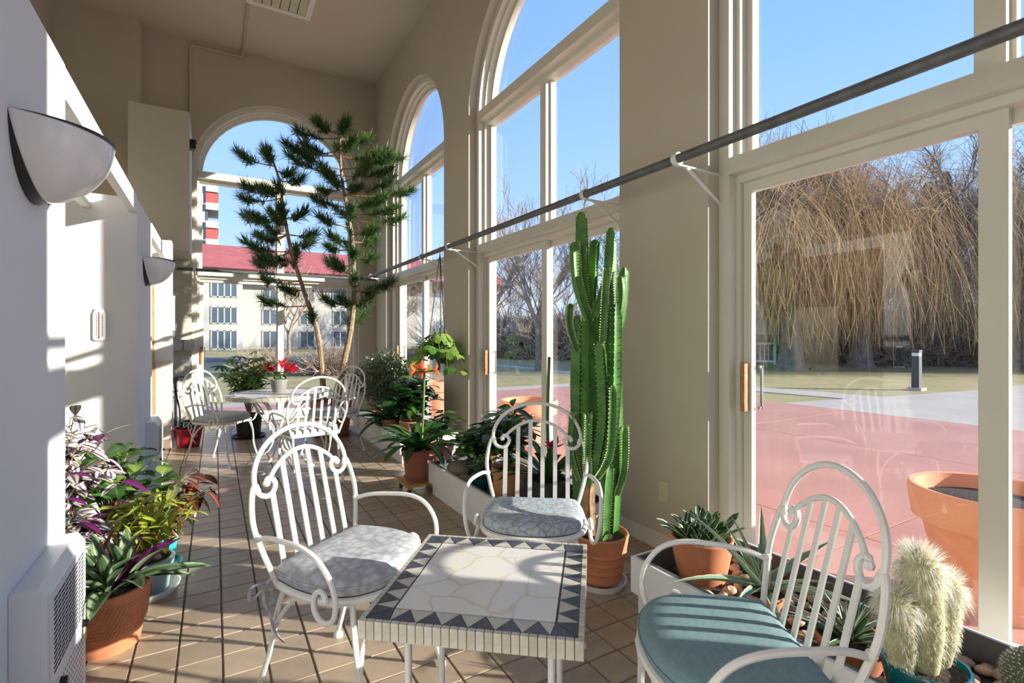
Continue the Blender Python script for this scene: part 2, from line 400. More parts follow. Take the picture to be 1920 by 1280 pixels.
def window(idx, P, c, far=1, mo=0.0):
    """far: +1/-1 side of the opening that carries the door pull"""
    t = bpy.data.objects.new('window_%d' % idx, None); COL.objects.link(t); tag(t, kind='structure')
    ring(MB(), P, c, HW - .001, 1.11, 0, .09, .17).build('casing', 'trim', t, smooth=35)
    ring(MB(), P, c, 1.11, 1.085, 0, .15, .29).build('frame', 'trim', t, smooth=35)
    ring(MB(), P, c, 1.085, 1.05, 2.27, .21, .265).build('glazing_bead', 'trim', t, smooth=35)
    mb = MB(); pbox(mb, P, c - 1.105, c + 1.105, .08, .29, SPR - .05, SPR + .05); pbox(mb, P, c - 1.085, c + 1.085, .16, .28, SPR - .085, SPR - .05); mb.build('transom', 'trim', t, smooth=0)
    mb = MB(); pbox(mb, P, c - 1.105, c + 1.105, .075, .29, 2.185, 2.275); pbox(mb, P, c - 1.085, c + 1.085, .14, .28, 2.145, 2.185); mb.build('transom', 'trim', t, smooth=0)
    mb = MB(); c0 = c; c = c + mo; pbox(mb, P, c - .045, c + .045, .17, .28, 2.275, SPR - .05); pbox(mb, P, c - .062, c + .062, .215, .255, 2.275, SPR - .05); mb.build('mullion', 'trim', t, smooth=0); c = c0
    mb = MB(); pbox(mb, P, c - 1.085, c + 1.085, .10, .30, 0, .05); mb.build('sill', 'trim', t, smooth=0)
    for sg in (-1, 1):
        a_, b_ = sorted((c + mo + sg * .045, c + sg * 1.055)); mb = MB(); pbox(mb, P, a_, b_, .233, .239, 2.27, SPR - .08); mb.build('pane', GLASS, t, smooth=0)
    mb = MB(); pts = arc(1.055, SPR + .04); i = 0
    for n in (.233, .239): mb.v += [P(c + s_, n, z_) for s_, z_ in pts]
    k = len(pts); mb.f += [tuple(range(k)), tuple(range(2 * k - 1, k - 1, -1))] + [(j, (j + 1) % k, k + (j + 1) % k, k + j) for j in range(k)]
    mb.build('pane', GLASS, t, smooth=0)
    for sg, n in ((far, .178), (-far, .220)):
        a_, b_ = sorted((c + mo - sg * .05, c + sg * 1.083)); z0, z1 = .052, 2.15
        mb = MB(); wl, wr = (.085, .05) if sg > 0 else (.05, .085); pbox(mb, P, a_, a_ + wl, n, n + .034, z0, z1); pbox(mb, P, b_ - wr, b_, n, n + .034, z0, z1)
        pbox(mb, P, a_ + wl, b_ - wr, n, n + .034, z0, z0 + .09); pbox(mb, P, a_ + wl, b_ - wr, n, n + .034, z1 - .06, z1)
        d = mb.build('sliding_panel', 'trim', t, smooth=0)
        mb = MB(); pbox(mb, P, a_ + .045, b_ - .045, n + .014, n + .020, z0 + .08, z1 - .05); mb.build('pane', GLASS, d, smooth=0)
        if sg == far:
            e_ = c + sg * 1.058
            mb = MB(); pbox(mb, P, e_ - .012, e_ + .012, n - .045, n - .012, .89, 1.15); pbox(mb, P, e_ - .008, e_ + .008, n - .014, n + .002, .92, .95); pbox(mb, P, e_ - .008, e_ + .008, n - .014, n + .002, 1.09, 1.12)
            mb.build('handle', 'oak', d, smooth=0)
            e2 = e_ - sg * .04; mb = MB(); pbox(mb, P, e2 - .006, e2 + .006, n + .06, n + .072, .90, 1.14)
            pbox(mb, P, e2 - .006, e2 + .006, n + .04, n + .066, .90, .915); pbox(mb, P, e2 - .006, e2 + .006, n + .04, n + .066, 1.125, 1.14); mb.build('pull', 'pipe_steel', d, smooth=0)
    return t
for i, c in enumerate(RC): window(i + 1, PR, c, 1, .045 if i == 1 else 0)
window(5, PB, .89, -1)

# ---------------------------------------------------------------- pipes, brackets, conduit, fixtures
def tubeobj(name, pts, r, mat, label, cat, n=10, group=None, k=0):
    return tag(MB().tube(spline(pts, k) if k else pts, r, n).build(name, mat), label, cat, group)
tubeobj('pipe_rail', [(2.10, -3.85, 2.232), (2.10, 8.32, 2.232)], .0245, 'pipe_steel', 'grey steel pipe running along the window wall at door head height', 'pipe', 12)
tubeobj('pipe_rail', [(-.47, 8.375, 2.232), (2.34, 8.375, 2.232)], .022, 'pipe_steel', 'grey steel pipe running across the back window at door head height', 'pipe', 12)
br = thing('pipe_bracket', '', 'bracket')
MB().box((-.012, 0, -.035), (.012, .375, -.027)).box((-.014, .365, -.22), (.014, .372, .03)).build('bracket_arm', 'white_paint', br, smooth=0)
MB().tube([(0, .07, -.03), (0, .36, -.20)], .010, 6).build('brace', 'white_paint', br)
MB().lathe([(.0255, -.016), (.033, -.016), (.033, .016), (.0255, .016), (.0255, -.016)], 16, cap=False).build('clamp', 'white_paint', br).rotation_euler = (0, pi / 2, 0)
BL = ['white bracket holding the pipe at the far jamb of the nearest big window', 'white bracket holding the pipe just before the cactus, near jamb of second window', 'white bracket holding the pipe at the far jamb of the second window',
      'white bracket holding the pipe just beyond the hanging basket', 'white bracket holding the pipe at the far jamb of the farthest side window']
for y, lb in zip((1.862, 2.635, 4.885, 5.675, 7.925), BL): dup(br, (2.10, y, 2.232), -pi / 2, lb, 'brackets of the window wall pipe')
def bracket_b(x, lb):
    o = dup(br, (x, 8.375, 2.232), 0, lb, 'brackets of the back wall pipe')
    for c_ in o.children:
        if c_.name.startswith('bracket_arm'): c_.scale = (1, .6, 1)
        if c_.name.startswith('brace'): c_.scale = (1, .6, 1)
bracket_b(-.245, 'white bracket holding the back pipe at the left jamb of back window'); bracket_b(2.02, 'white bracket holding the back pipe behind the tall indoor pine')
for ch in list(br.children): bpy.data.objects.remove(ch)
bpy.data.objects.remove(br)
tubeobj('conduit', [(.36, 7.225, 5.51), (.36, 8.1, 5.51), (.36, 8.42, 5.508), (.355, 8.5, 5.47), (.33, 8.528, 5.45), (.2, 8.53, 5.45), (-.2, 8.53, 5.45), (-.28, 8.53, 5.43), (-.30, 8.53, 5.36), (-.30, 8.53, 5.0), (-.30, 8.53, 4.16)], .014, 'wall_tan', 'thin painted conduit bent from the ceiling down the back wall', 'conduit', 8, k=4)
g = thing('ceiling_grille', 'pale slatted metal grille set in the tan ceiling', 'grille', (.72, 6.6, ZC))
mb = MB(); mb.box((-.38, -.62, -.02), (-.31, .62, 0)).box((.31, -.62, -.02), (.38, .62, 0)).box((-.31, -.62, -.02), (.31, -.55, 0)).box((-.31, .55, -.02), (.31, .62, 0)); mb.build('frame', 'white_paint', g, smooth=0)
MB().box((-.31, -.55, -.004), (.31, .55, -.001)).build('backing', 'dark_slot', g, smooth=0)
for k in range(6): MB().box((-.305 + k * .1035, -.549, -.016), (-.305 + k * .1035 + .094, .549, -.006)).build('slat', 'plate_cream', g, smooth=0)
t = thing('sensor_box', 'small black sensor box with red light on the bulkhead side', 'sensor', (-.28, 7.78, 3.72))
MB().box((0, -.05, 0), (.07, .05, .12)).build('housing', 'black_plastic', t, smooth=0); MB().box((.07, -.03, .07), (.085, .0, .10)).build('lamp', 'red_led', t, smooth=0)

def sconce(y, label):
    t = thing('wall_lamp', label, 'lamp', (XL, y, 1.90), 0, 'half bowl wall lamps on the white walls')
    A, B, C = .20, .195, .205
    def shell(a, b, c, p0, p1, t0, t1, n=22, m=12):
        mb = MB()
        for i in range(n + 1):
            th = t0 + (t1 - t0) * i / n
            for j in range(m + 1):
                ph = p0 + (p1 - p0) * j / m
                mb.v.append((b * sin(th) * cos(ph), -a * cos(th), -c * sin(th) * sin(ph)))
        for i in range(n):
            for j in range(m):
                q = i * (m + 1) + j; mb.f.append((q, q + 1, q + m + 2, q + m + 1))
        return mb
    shell(A, B, C, .05, pi / 2 - .12, 0.02, pi - .02).build('bowl', 'glass_white', t)
    shell(A * 1.012, B * 1.012, C * 1.012, pi / 2 - .17, pi / 2, 0.0, pi, 22, 3).build('back_band', 'black_plastic', t)
    shell(A * 1.01, B * 1.01, C * 1.01, 0, .06, 0.0, pi, 22, 2).build('rim', 'black_plastic', t)
    MB().box((.0, -.19, -.012), (.02, .19, -.002)).build('wall_plate', 'black_plastic', t, smooth=0)
    return t
sconce(2.01, 'large white half bowl wall lamp with black rim on the nearest wall')
sconce(4.88, 'white half bowl wall lamp farther off, beyond the thermometer')

def heater(y0, label, keys=True):
    t = thing('wall_heater', label, 'heater', (XL, y0, 0), 0, 'white wall heaters')
    L, D, Z = .46, .078, .625
    mb = MB(); mb.v = [(.001, 0, .02), (D, 0, .02), (D, L, .02), (.001, L, .02), (.001, 0, Z - .004), (.058, 0, Z), (.058, L, Z), (.001, L, Z - .004), (D, 0, Z - .03), (D, L, Z - .03)]
    mb.f = [(0, 3, 2, 1), (4, 5, 6, 7), (5, 8, 9, 6), (1, 2, 9, 8), (0, 4, 7, 3), (0, 1, 8, 5, 4), (3, 7, 6, 9, 2)]
    mb.build('body', 'heater_white', t, smooth=20)
    mb = MB().box((D, .02, .04), (D + .004, L - .015, .595)); mb.build('front_panel', 'heater_white', t, smooth=0)
    mb = MB()
    for c in range(9):
        for r in range(16): mb.box((D + .0035, .05 + c * .041, .36 + r * .0135), (D + .0048, .05 + c * .041 + .033, .36 + r * .0135 + .006))
    mb.build('grille', 'dark_slot', t, smooth=0)
    mb = MB()
    for c in range(16):
        for r in range(12): mb.box((D + .0035, .06 + c * .0225, .08 + r * .02), (D + .0046, .06 + c * .0225 + .004, .08 + r * .02 + .009))
    mb.build('perforation', 'dark_slot', t, smooth=0)
    for yy, zz in ((.40, .33), (.12, .30)):
        MB().tube([(D + .004, yy, zz), (D + .02, yy, zz)], [.013, .011], 10).build('lock_knob', 'black_plastic', t)
        if keys: MB().box((D + .012, yy - .006, zz - .055), (D + .014, yy + .006, zz - .012)).build('key', 'brass', t, smooth=0)
heater(1.81, 'white wall heater with keyed locks under the nearest wall lamp')
heater(4.86, 'white wall heater under the farther wall lamp', False)
t = thing('thermometer', 'narrow white strip thermometer on the recess wall', 'thermometer', (-.67, 4.358, 1.28))
mb = MB(); P8 = [(-.034, 0), (-.034, .17), (-.022, .205), (.022, .205), (.034, .17), (.034, .0), (.02, -.01), (-.02, -.01)]
mb.v = [(x, -.012, z) for x, z in P8] + [(x, 0, z) for x, z in P8]; mb.f = [tuple(range(8)), tuple(range(15, 7, -1))] + [(j, j + 8, (j + 1) % 8 + 8, (j + 1) % 8) for j in range(8)]
mb.build('plate', 'white_paint', t, smooth=0)
mb = MB()
for r in range(13):
    for sx_ in (-.018, .012): mb.box((sx_, -.0135, .02 + r * .0115), (sx_ + .008, -.0118, .025 + r * .0115))
tag(mb.build('scale_marks', 'dark_slot', t, smooth=0), kind='stuff')
MB().tube([(0, -.014, .015), (0, -.014, .18)], .003, 6).build('tube', 'red_led', t); MB().ball((0, -.014, .012), .006).build('bulb', 'red_led', t)
t = thing('vent_grille', 'narrow white perforated grille on the pier edge', 'vent', (-.43, 7.06, 1.37))
MB().box((0, 0, 0), (.025, .2, .40)).build('frame', 'white_paint', t, smooth=0)
mb = MB()
for r in range(24): mb.box((.0245, .02, .02 + r * .0152), (.0262, .18, .028 + r * .0152))
mb.build('slots', 'dark_slot', t, smooth=0)
t = thing('junction_box', 'pair of grey metal junction boxes on the back wall', 'electrical box', (-.52, YB - .06, 1.10))
for k in range(2):
    b_ = MB().box((k * .14, 0, 0), (k * .14 + .13, .058, .15)).build('cover', 'box_grey', t, smooth=0)
    for a_ in (.015, .115):
        for z_ in (.015, .135): MB().ball((k * .14 + a_, 0, z_), .006, 6).build('screw', 'pipe_steel', b_)
tag(MB().box((-.40, YB - .012, .90), (-.28, YB - .007, .97)).build('notice_card', 'wall_white', smooth=0), 'small white notice card stuck on the back wall tiles', 'sign')
t = thing('wall_tap', 'garden tap with blue lever and hose on back wall', 'tap', (-.47, YB - .01, .66))
MB().tube([(0, 0, 0), (0, -.10, 0), (0, -.14, -.02), (0, -.15, -.07)], .018, 8).build('spout', 'pipe_steel', t); MB().ball((0, -.06, .03), .035).build('valve', 'pipe_steel', t)
MB().tube([(0, -.06, .06), (.10, -.07, .075)], .008, 6).build('lever', 'blue_handle', t)
MB().tube([(.02, -.02, 0), (.02, -.02, -.655)], .012, 8).build('supply_pipe', 'box_grey', t)
MB().tube(spline([(0, -.15, -.07), (.02, -.2, -.2), (.06, -.4, -.33), (.1, -.9, -.44), (.16, -1.15, -.40), (.2, -1.3, -.38)], 6), .012, 8).build('hose', 'black_hose', t)
t = thing('red_bucket', 'dark red plastic bucket with coiled black hose under the tap', 'bucket', (-.27, 7.10, 0))
MB().lathe([(.0, .004), (.115, .004), (.15, .2), (.165, .215), (.165, .225), (.145, .222), (.11, .02), (0, .02)], 28).build('body', 'red_plastic', t)
mb = MB()
for k in range(4):
    mb.tube([(.09 * cos(a_) * (1 - .1 * k), .09 * sin(a_) * (1 - .1 * k), .19 + .028 * k + .015 * sin(3 * a_ + k)) for a_ in [2 * pi * q / 20 for q in range(21)]], .014, 6)
mb.build('coiled_hose', 'black_hose', t)
t = thing('wall_outlet', 'cream blank cover plate on the pier beside the cactus', 'cover plate', (XW, 2.18, .30))
MB().box((-.006, -.038, 0), (0, .038, .118)).build('plate', 'plate_cream', t, smooth=0); MB().box((-.0075, -.028, .02), (-.005, .028, .10)).build('insert', 'plate_cream', t, smooth=0)

# ---------------------------------------------------------------- wrought iron chairs
SEAT = [(-.205, -.19), (-.232, -.08), (-.236, .03), (-.205, .13), (-.13, .19), (0, .214), (.13, .19), (.205, .13), (.236, .03), (.232, -.08), (.205, -.19)]
SEATP = [(p.x, p.y) for p in spline([(a_, b_, 0) for a_, b_ in SEAT], 4)]
TL = radians(13)
def bp(s, h, off=0): h *= .935; return (s, -.195 - h * sin(TL) + off * cos(TL), .445 + h * cos(TL) + off * sin(TL))
def make_chair():
    t = thing('garden_chair', '', 'chair')
    mb = MB().tube([(x, y, .43) for x, y in SEATP] + [(-.205, -.19, .43)], .0135, 8)
    mb.build('seat_frame', 'white_iron', t)
    mb = MB(); n = len(SEATP)
    mb.v = [(x * .96, y * .96, .437) for x, y in SEATP] + [(x * .96, y * .96, .432) for x, y in SEATP]
    mb.f = [tuple(range(n)), tuple(range(2 * n - 1, n - 1, -1))] + [(j, (j + 1) % n, n + (j + 1) % n, n + j) for j in range(n)]
    mb.build('seat', 'white_iron', t, smooth=20)
    for sg in (-1, 1):
        mb = MB().tube(spline([bp(sg * .205, -.01), bp(sg * .240, .12), bp(sg * .257, .21), bp(sg * .251, .29), bp(sg * .236, .345), bp(sg * .222, .352), bp(sg * .219, .335)], 5), .0095, 8)
        mb.ball(bp(sg * .219, .335), .012); mb.build('stile', 'white_iron', t)
    hp = [bp(.228 * cos(a_), .36 + .19 * sin(a_)) for a_ in [pi * k / 20 for k in range(21)]]
    rs = [bp(.178, .352), bp(.172, .368), bp(.152, .362), bp(.142, .342), bp(.152, .318), bp(.175, .304), bp(.203, .310), bp(.222, .332)]
    ls = [bp(-.222, .332), bp(-.203, .310), bp(-.175, .304), bp(-.152, .318), bp(-.142, .342), bp(-.152, .362), bp(-.172, .368), bp(-.178, .352)]
    mb = MB().tube(spline(rs + hp + ls, 3), .0095, 8); mb.ball(bp(.178, .352), .014); mb.ball(bp(-.178, .352), .014); mb.build('outer_hoop', 'white_iron', t)
    MB().tube(spline([bp(-.165, .362), bp(-.135, .395), bp(-.09, .428), bp(-.045, .448), bp(0, .454), bp(.045, .448), bp(.09, .428), bp(.135, .395), bp(.165, .362)], 4), .0085, 8).build('inner_arch', 'white_iron', t)
    MB().tube([bp(-.21, 0), bp(.21, 0)], .009, 8).build('back_rail', 'white_iron', t)
    for s_, h_ in ((-.16, .306), (-.096, .426), (-.032, .452), (.032, .452), (.096, .426), (.16, .306)):
        a_, b_ = .0105, .003; mb = MB()
        mb.v = [bp(s_ + i * a_, h, k * b_) for h in (0, h_) for k in (-1, 1) for i in (-1, 1)]
        mb.f = [(0, 1, 3, 2), (4, 6, 7, 5), (0, 4, 5, 1), (2, 3, 7, 6), (0, 2, 6, 4), (1, 5, 7, 3)]
        mb.build('slat', 'white_iron', t, smooth=0)
    for sg in (-1, 1):
        ap = [bp(.247, .16), (.262, -.16, .612), (.282, -.05, .622), (.298, .06, .622), (.303, .14, .597), (.30, .195, .54), (.292, .21, .475), (.281, .19, .415), (.270, .145, .385), (.262, .10, .388), (.258, .072, .415), (.257, .072, .452), (.258, .095, .474), (.26, .122, .468), (.261, .13, .450)]
        mb = MB().tube(spline([(sg * x, -.228 + (y + .228) * .88, z) for x, y, z in ap], 5), .009, 8); mb.ball((sg * .261, .087, .450), .0125); mb.ball((sg * .25, -.228, .598), .014)
        mb.build('armrest', 'white_iron', t)
    for sg in (-1, 1):
        for lp, bpz in (([(.185, -.165, .43), (.193, -.20, .32), (.195, -.235, .17), (.205, -.285, .02)], [(.21, -.02, .425), (.207, -.11, .385), (.199, -.19, .29), (.195, -.225, .20)]),
                        ([(.185, .13, .43), (.212, .165, .31), (.205, .185, .16), (.215, .225, .02)], [(.06, .205, .425), (.13, .205, .395), (.19, .185, .30), (.207, .183, .19)])):
            mb = MB().tube(spline([(sg * x, y, z) for x, y, z in lp], 5), .0095, 8)
            mb.tube(spline([(sg * x, y, z) for x, y, z in bpz], 5), .0075, 6)
            lg = mb.build('leg', 'white_iron', t)
            MB().lathe([(.0, .0), (.02, .0), (.021, .01), (.014, .02), (.010, .03)], 12, (sg * lp[-1][0], lp[-1][1], 0)).build('foot_cap', 'white_iron', lg)
    return t
def cushion(mat, loc, rz, label, th=.065, ties=True, sc_=1.0, pipe=True):
    t = thing('seat_cushion', label, 'cushion', loc, rz, None)
    n = len(SEATP); mb = MB(); prof = [(.90, 0), (.985, .008), (1.0, th * .45), (.975, th * .72), (.86, th * .95), (.6, th * 1.04), (.3, th * 1.07)]
    for s_, z_ in prof: mb.v += [(x * s_ * sc_, (y - .01) * s_ * sc_ + .01, z_) for x, y in SEATP]
    mb.v.append((0, .01, th * 1.08)); L = len(prof)
    for j in range(L - 1):
        for q in range(n): mb.f.append((j * n + q, j * n + (q + 1) % n, (j + 1) * n + (q + 1) % n, (j + 1) * n + q))
    mb.f += [(((L - 1) * n + q), (L - 1) * n + (q + 1) % n, L * n) for q in range(n)]; mb.f.append(tuple(range(n))[::-1])
    mb.build('pad', mat, t, smooth=60)
    if pipe: MB().tube([(x * sc_ * 1.0, (y - .01) * sc_ + .01, th * .45) for x, y in SEATP] + [(SEATP[0][0] * sc_, (SEATP[0][1] - .01) * sc_ + .01, th * .45)], .005, 6).build('piping', mat, t)
    if ties:
        for sg in (-1, 1):
            mb = MB().tube(spline([(sg * .19, -.19, .02), (sg * .235, -.205, .0), (sg * .25, -.20, -.05), (sg * .235, -.19, -.10), (sg * .225, -.17, -.17), (sg * .20, -.16, -.21)], 5), .009, 6, flat=.4)
            mb.tube(spline([(sg * .235, -.205, .0), (sg * .29, -.21, .01), (sg * .295, -.21, -.035), (sg * .24, -.20, -.01), (sg * .21, -.20, -.05), (sg * .215, -.21, -.09)], 5), .008, 6, flat=.4)
            mb.build('tie', mat, t)
    return t
def fz(f): return atan2(f[1], f[0]) - pi / 2
CH = [((.465, 1.928), (.59, -.807), 'white iron chair with grey fan-pattern cushion left of the square table', 'cushion_fans', 'grey fan-pattern seat cushion tied to chair left of square table'),
      ((1.285, 1.99), (-.59, -.81), 'white iron chair with blue paisley cushion in front of the tall cactus', 'cushion_swirl', 'blue paisley seat cushion on chair in front of the cactus'),
      ((1.19, .895), (-.84, .545), 'white iron chair with teal cushion in the right foreground', 'cushion_teal', 'plain teal seat cushion striped by slat shadows, right foreground'),
      ((.087, 6.02), (.78, -.62), 'white iron chair left of the round table beside the red bucket', 'cushion_pale', 'pale grey cushion on chair beside the red bucket'),
      ((.74, 4.92), (-.15, .985), 'white iron chair with its back to us at the round table', 'cushion_pale', 'pale cushion on chair with its back to us at round table'),
      ((1.12, 5.88), (-.88, -.47), 'white iron chair behind the round table near the pine pot', 'cushion_pale', 'pale grey cushion on chair near the pine pot')]
ch0 = make_chair()
for k, (p, f, lb, cm, cl) in enumerate(CH):
    if k == 0: ch0.location = (*p, 0); ch0.rotation_euler = (0, 0, fz(f)); tag(ch0, lb, 'chair', 'white wrought iron chairs')
    else: dup(ch0, (*p, 0), fz(f), lb, 'white wrought iron chairs')
    cushion(cm, (*p, .4385), fz(f), cl, th=.075 if k == 0 else .06, ties=k in (0, 3), sc_=1.0 if k != 2 else 1.03, pipe=k in (0, 2))

# ---------------------------------------------------------------- tables
def square_table(loc, rz, S, ht):
    t = thing('square_table', 'square mosaic top side table with white iron legs in the foreground', 'table', loc, rz)
    h = S / 2; top = MB().box((-h + .006, -h + .006, ht - .045), (h - .006, h - .006, ht - .003)).build('tabletop', 'mosaic_grout', t, smooth=0)
    b = .055; i_ = h - .012; q = i_ - b
    MB().box((-q + .002, -q + .002, ht - .004), (q - .002, q - .002, ht)).build('marble_panel', 'marble', top, smooth=0)
    n = 8; st = 2 * i_ / n; hb = b - .003
    def tri(pts, mat, nm):
        mb = MB(); mb.v = [(x, y, z) for z in (ht - .004, ht - .0003) for x, y in pts]; k = len(pts)
        mb.f = [tuple(range(k))[::-1], tuple(range(k, 2 * k))] + [(j, (j + 1) % k, k + (j + 1) % k, k + j) for j in range(k)]
        mb.build(nm, mat, top, smooth=0)
    for r in range(4):
        c_, s_ = cos(r * pi / 2), sin(r * pi / 2)
        def rt(x, y): return (x * c_ - y * s_, x * s_ + y * c_)
        def tr3(p, mat):
            cx = sum(a_[0] for a_ in p) / 3; cy = sum(a_[1] for a_ in p) / 3
            tri([rt(cx + (a_[0] - cx) * .95, cy + (a_[1] - cy) * .95) for a_ in p], mat, 'triangle')
        for k in range(n):
            x0 = -i_ + k * st
            if k in (0, n - 1):
                if k == 0: tr3([(-i_, -i_), (-i_ + st, -i_), (-q, -q)], 'mosaic_dark')
                else: tr3([(i_ - st, -i_), (i_, -i_), (q, -q)], 'mosaic_dark')
            else: tr3([(x0, -i_), (x0 + st, -i_), (x0 + st / 2, -q - .003)], 'mosaic_dark')
        xs = [-q] + [-i_ + (k + .5) * st for k in range(1, n - 1)] + [q]
        for k in range(len(xs) - 1): tr3([(xs[k] + .001, -q - .003), (xs[k + 1] - .001, -q - .003), (-i_ + (k + 1) * st, -i_)], 'mosaic_grey')
        m_ = 26; w_ = S / m_
        em = MB().box((.001, 0, 0), (w_ - .001, .0125, .044)).mesh('edge_piece', 'mosaic_edge', smooth=0)
        for k in range(m_):
            p = rt(-h + k * w_, -h); o = inst('edge_piece', em, top, (p[0], p[1], ht - .0445)); o.rotation_euler = (0, 0, r * pi / 2)
    li = .082; lj = .12
    for sx_ in (-1, 1):
        for sy_ in (-1, 1):
            lg = MB().tube([(sx_ * (h - li), sy_ * (h - lj), 0.012), (sx_ * (h - li), sy_ * (h - lj), ht - .045)], .0095, 10).build('leg', 'white_iron', t)
            MB().lathe([(0, 0), (.018, 0), (.018, .008), (.011, .02)], 10, (sx_ * (h - li), sy_ * (h - lj), 0)).build('foot_cap', 'white_iron', lg)
    for sx_ in (-1, 1): MB().box((sx_ * (h - li) - .01, -h + lj, ht - .07), (sx_ * (h - li) + .01, h - lj, ht - .046)).build('apron', 'white_iron', t, smooth=0)
    for sg in (-1, 1):
        MB().tube(spline([(-sg * (h - li), -h + lj, .12), (-sg * .12, -.08, .17), (-sg * .03, -.02, .25), (sg * .06, .03, .26), (sg * .09, .06, .20), (sg * .12, .08, .15), (sg * (h - li), h - lj, .12)], 5), .008, 8).build('scroll_stretcher', 'white_iron', t)
    return t
square_table((.673, 1.270, 0), radians(-39.6), .537, .62)
def round_table(loc, r, ht):
    t = thing('round_table', 'round mosaic top table with curved white iron legs at the back', 'table', loc)
    top = MB().lathe([(0, ht - .035), (r - .006, ht - .035), (r - .006, ht - .004), (0, ht - .004)], 56).build('tabletop', 'mosaic_grout', t, smooth=30)
    MB().lathe([(0, ht - .005), (r - .075, ht - .005), (r - .075, ht), (0, ht)], 56).build('marble_panel', 'marble', top, smooth=30)
    n = 56
    def seg(r0, r1, a0, a1, z0, z1):
        mb = MB(); P = [(r0 * cos(a0), r0 * sin(a0)), (r1 * cos(a0), r1 * sin(a0)), (r1 * cos(a1), r1 * sin(a1)), (r0 * cos(a1), r0 * sin(a1))]
        mb.v = [(x, y, z) for z in (z0, z1) for x, y in P]; mb.f = [(3, 2, 1, 0), (4, 5, 6, 7)] + [(j, (j + 1) % 4, 4 + (j + 1) % 4, 4 + j) for j in range(4)]
        return mb
    d = 2 * pi / n
    em = seg(r - .012, r, -d * .47, d * .47, ht - .04, ht - .0005).mesh('rim_piece', 'mosaic_edge', smooth=0)
    ma = seg(r - .072, r - .013, -d * .95, d * .95, ht - .006, ht - .0005)
    m1 = ma.mesh('band_piece', 'mosaic_dark', smooth=0); m2 = ma.mesh('band_piece', 'mosaic_grey', smooth=0)
    for k in range(n):
        inst('rim_piece', em, top, rot=(0, 0, k * d))
        if k % 2 == 0: inst('band_piece', m1 if k % 4 else m2, top, rot=(0, 0, k * d))
    for k in range(4):
        a_ = pi / 4 + k * pi / 2 + .3
        def q(rr, z, da=0): return (rr * cos(a_ + da), rr * sin(a_ + da), z)
        mb = MB().tube(spline([q(r - .08, ht - .04), q(.26, ht - .10), q(.15, ht - .25), q(.07, .40), q(.05, .28), q(.10, .16), q(.20, .10), q(.30, .04), q(.335, .012)], 5), .0105, 8)
        mb.tube(spline([q(r - .16, ht - .04), q(.20, ht - .12), q(.10, ht - .28), q(.05, .40), q(.04, .30)], 5), .008, 8)
        lg = mb.build('leg', 'white_iron', t)
        MB().lathe([(0, 0), (.018, 0), (.018, .01), (.01, .02)], 10, q(.335, 0)).build('foot_cap', 'white_iron', lg)
    MB().lathe([(.055, .30), (.062, .30), (.062, .325), (.055, .325), (.055, .30)], 20, cap=False).build('collar', 'white_iron', t)
    return t
round_table((.55, 5.55, 0), .47, .735)

# ---------------------------------------------------------------- leaves and plants
LM = {}
def leaf(name, mat, L=1.0, W=.3, curl=.3, fold=.12, n=7, shape='lance', serr=0.0, wav=0.0):
    key = name
    if key in LM: return LM[key]
    mb = MB(); mb.uv = []
    for j in range(n + 1):
        t = j / n
        if shape == 'lance': wd = sin(pi * min(1, t * .96 + .04)) ** .8
        elif shape == 'ovate': wd = sin(pi * t ** .72) ** .75
        elif shape == 'obov': wd = sin(pi * t ** 1.35) ** .7
        elif shape == 'strap': wd = min(1, t * 6 + .35) * (1 - max(0, (t - .72) / .28) ** 2.0)
        elif shape == 'sword': wd = (1 - t) ** .75 * (1 if t > .04 else .8)
        else: wd = 1
        wd = max(wd, .012) * W / 2
        if serr: wd *= 1 + serr * (1 if j % 2 else -1)
        an = curl * t; y = L * (sin(an) / curl if abs(curl) > 1e-4 else t); z = -L * ((1 - cos(an)) / curl if abs(curl) > 1e-4 else 0)
        wz = wav * sin(t * 9) * W
        for k, u in ((-1, 0), (0, .5), (1, 1)):
            mb.v.append((k * wd, y, z + abs(k) * fold * wd * 2 + wz * k)); mb.uv.append((u, t))
    for j in range(n):
        for k in (0, 1): a_ = j * 3 + k; mb.f.append((a_, a_ + 1, a_ + 4, a_ + 3))
    LM[key] = mb.mesh(name, mat, fix=False, smooth=80); LM[key]['src'] = 1
    return LM[key]
def leaf_rot(az, el, roll=0):
    """local +Y points to azimuth az and elevation el"""
    return (Matrix.Rotation(az - pi / 2, 4, 'Z') @ Matrix.Rotation(el, 4, 'X') @ Matrix.Rotation(roll, 4, 'Y')).to_euler()
def put(me, parent, p, az, el, s, roll=0, name='leaf'):
    return inst(name, me, parent, p, leaf_rot(az, el, roll), s)
def rosette(parent, mes, n, base, el0, el1, s0, s1, r0=.01, golden=True, rnd=.2, name='leaf', a0=0):
    for k in range(n):
        t = k / max(1, n - 1); az = a0 + (k * 2.39996 if golden else 2 * pi * k / n) + R.uniform(-rnd, rnd)
        el = el0 + (el1 - el0) * t + R.uniform(-.1, .1); s = s0 + (s1 - s0) * t
        put(mes[k % len(mes)], parent, (base[0] + r0 * (1 - t) * cos(az), base[1] + r0 * (1 - t) * sin(az), base[2]), az, el, s * R.uniform(.88, 1.1), R.uniform(-.2, .2), name)
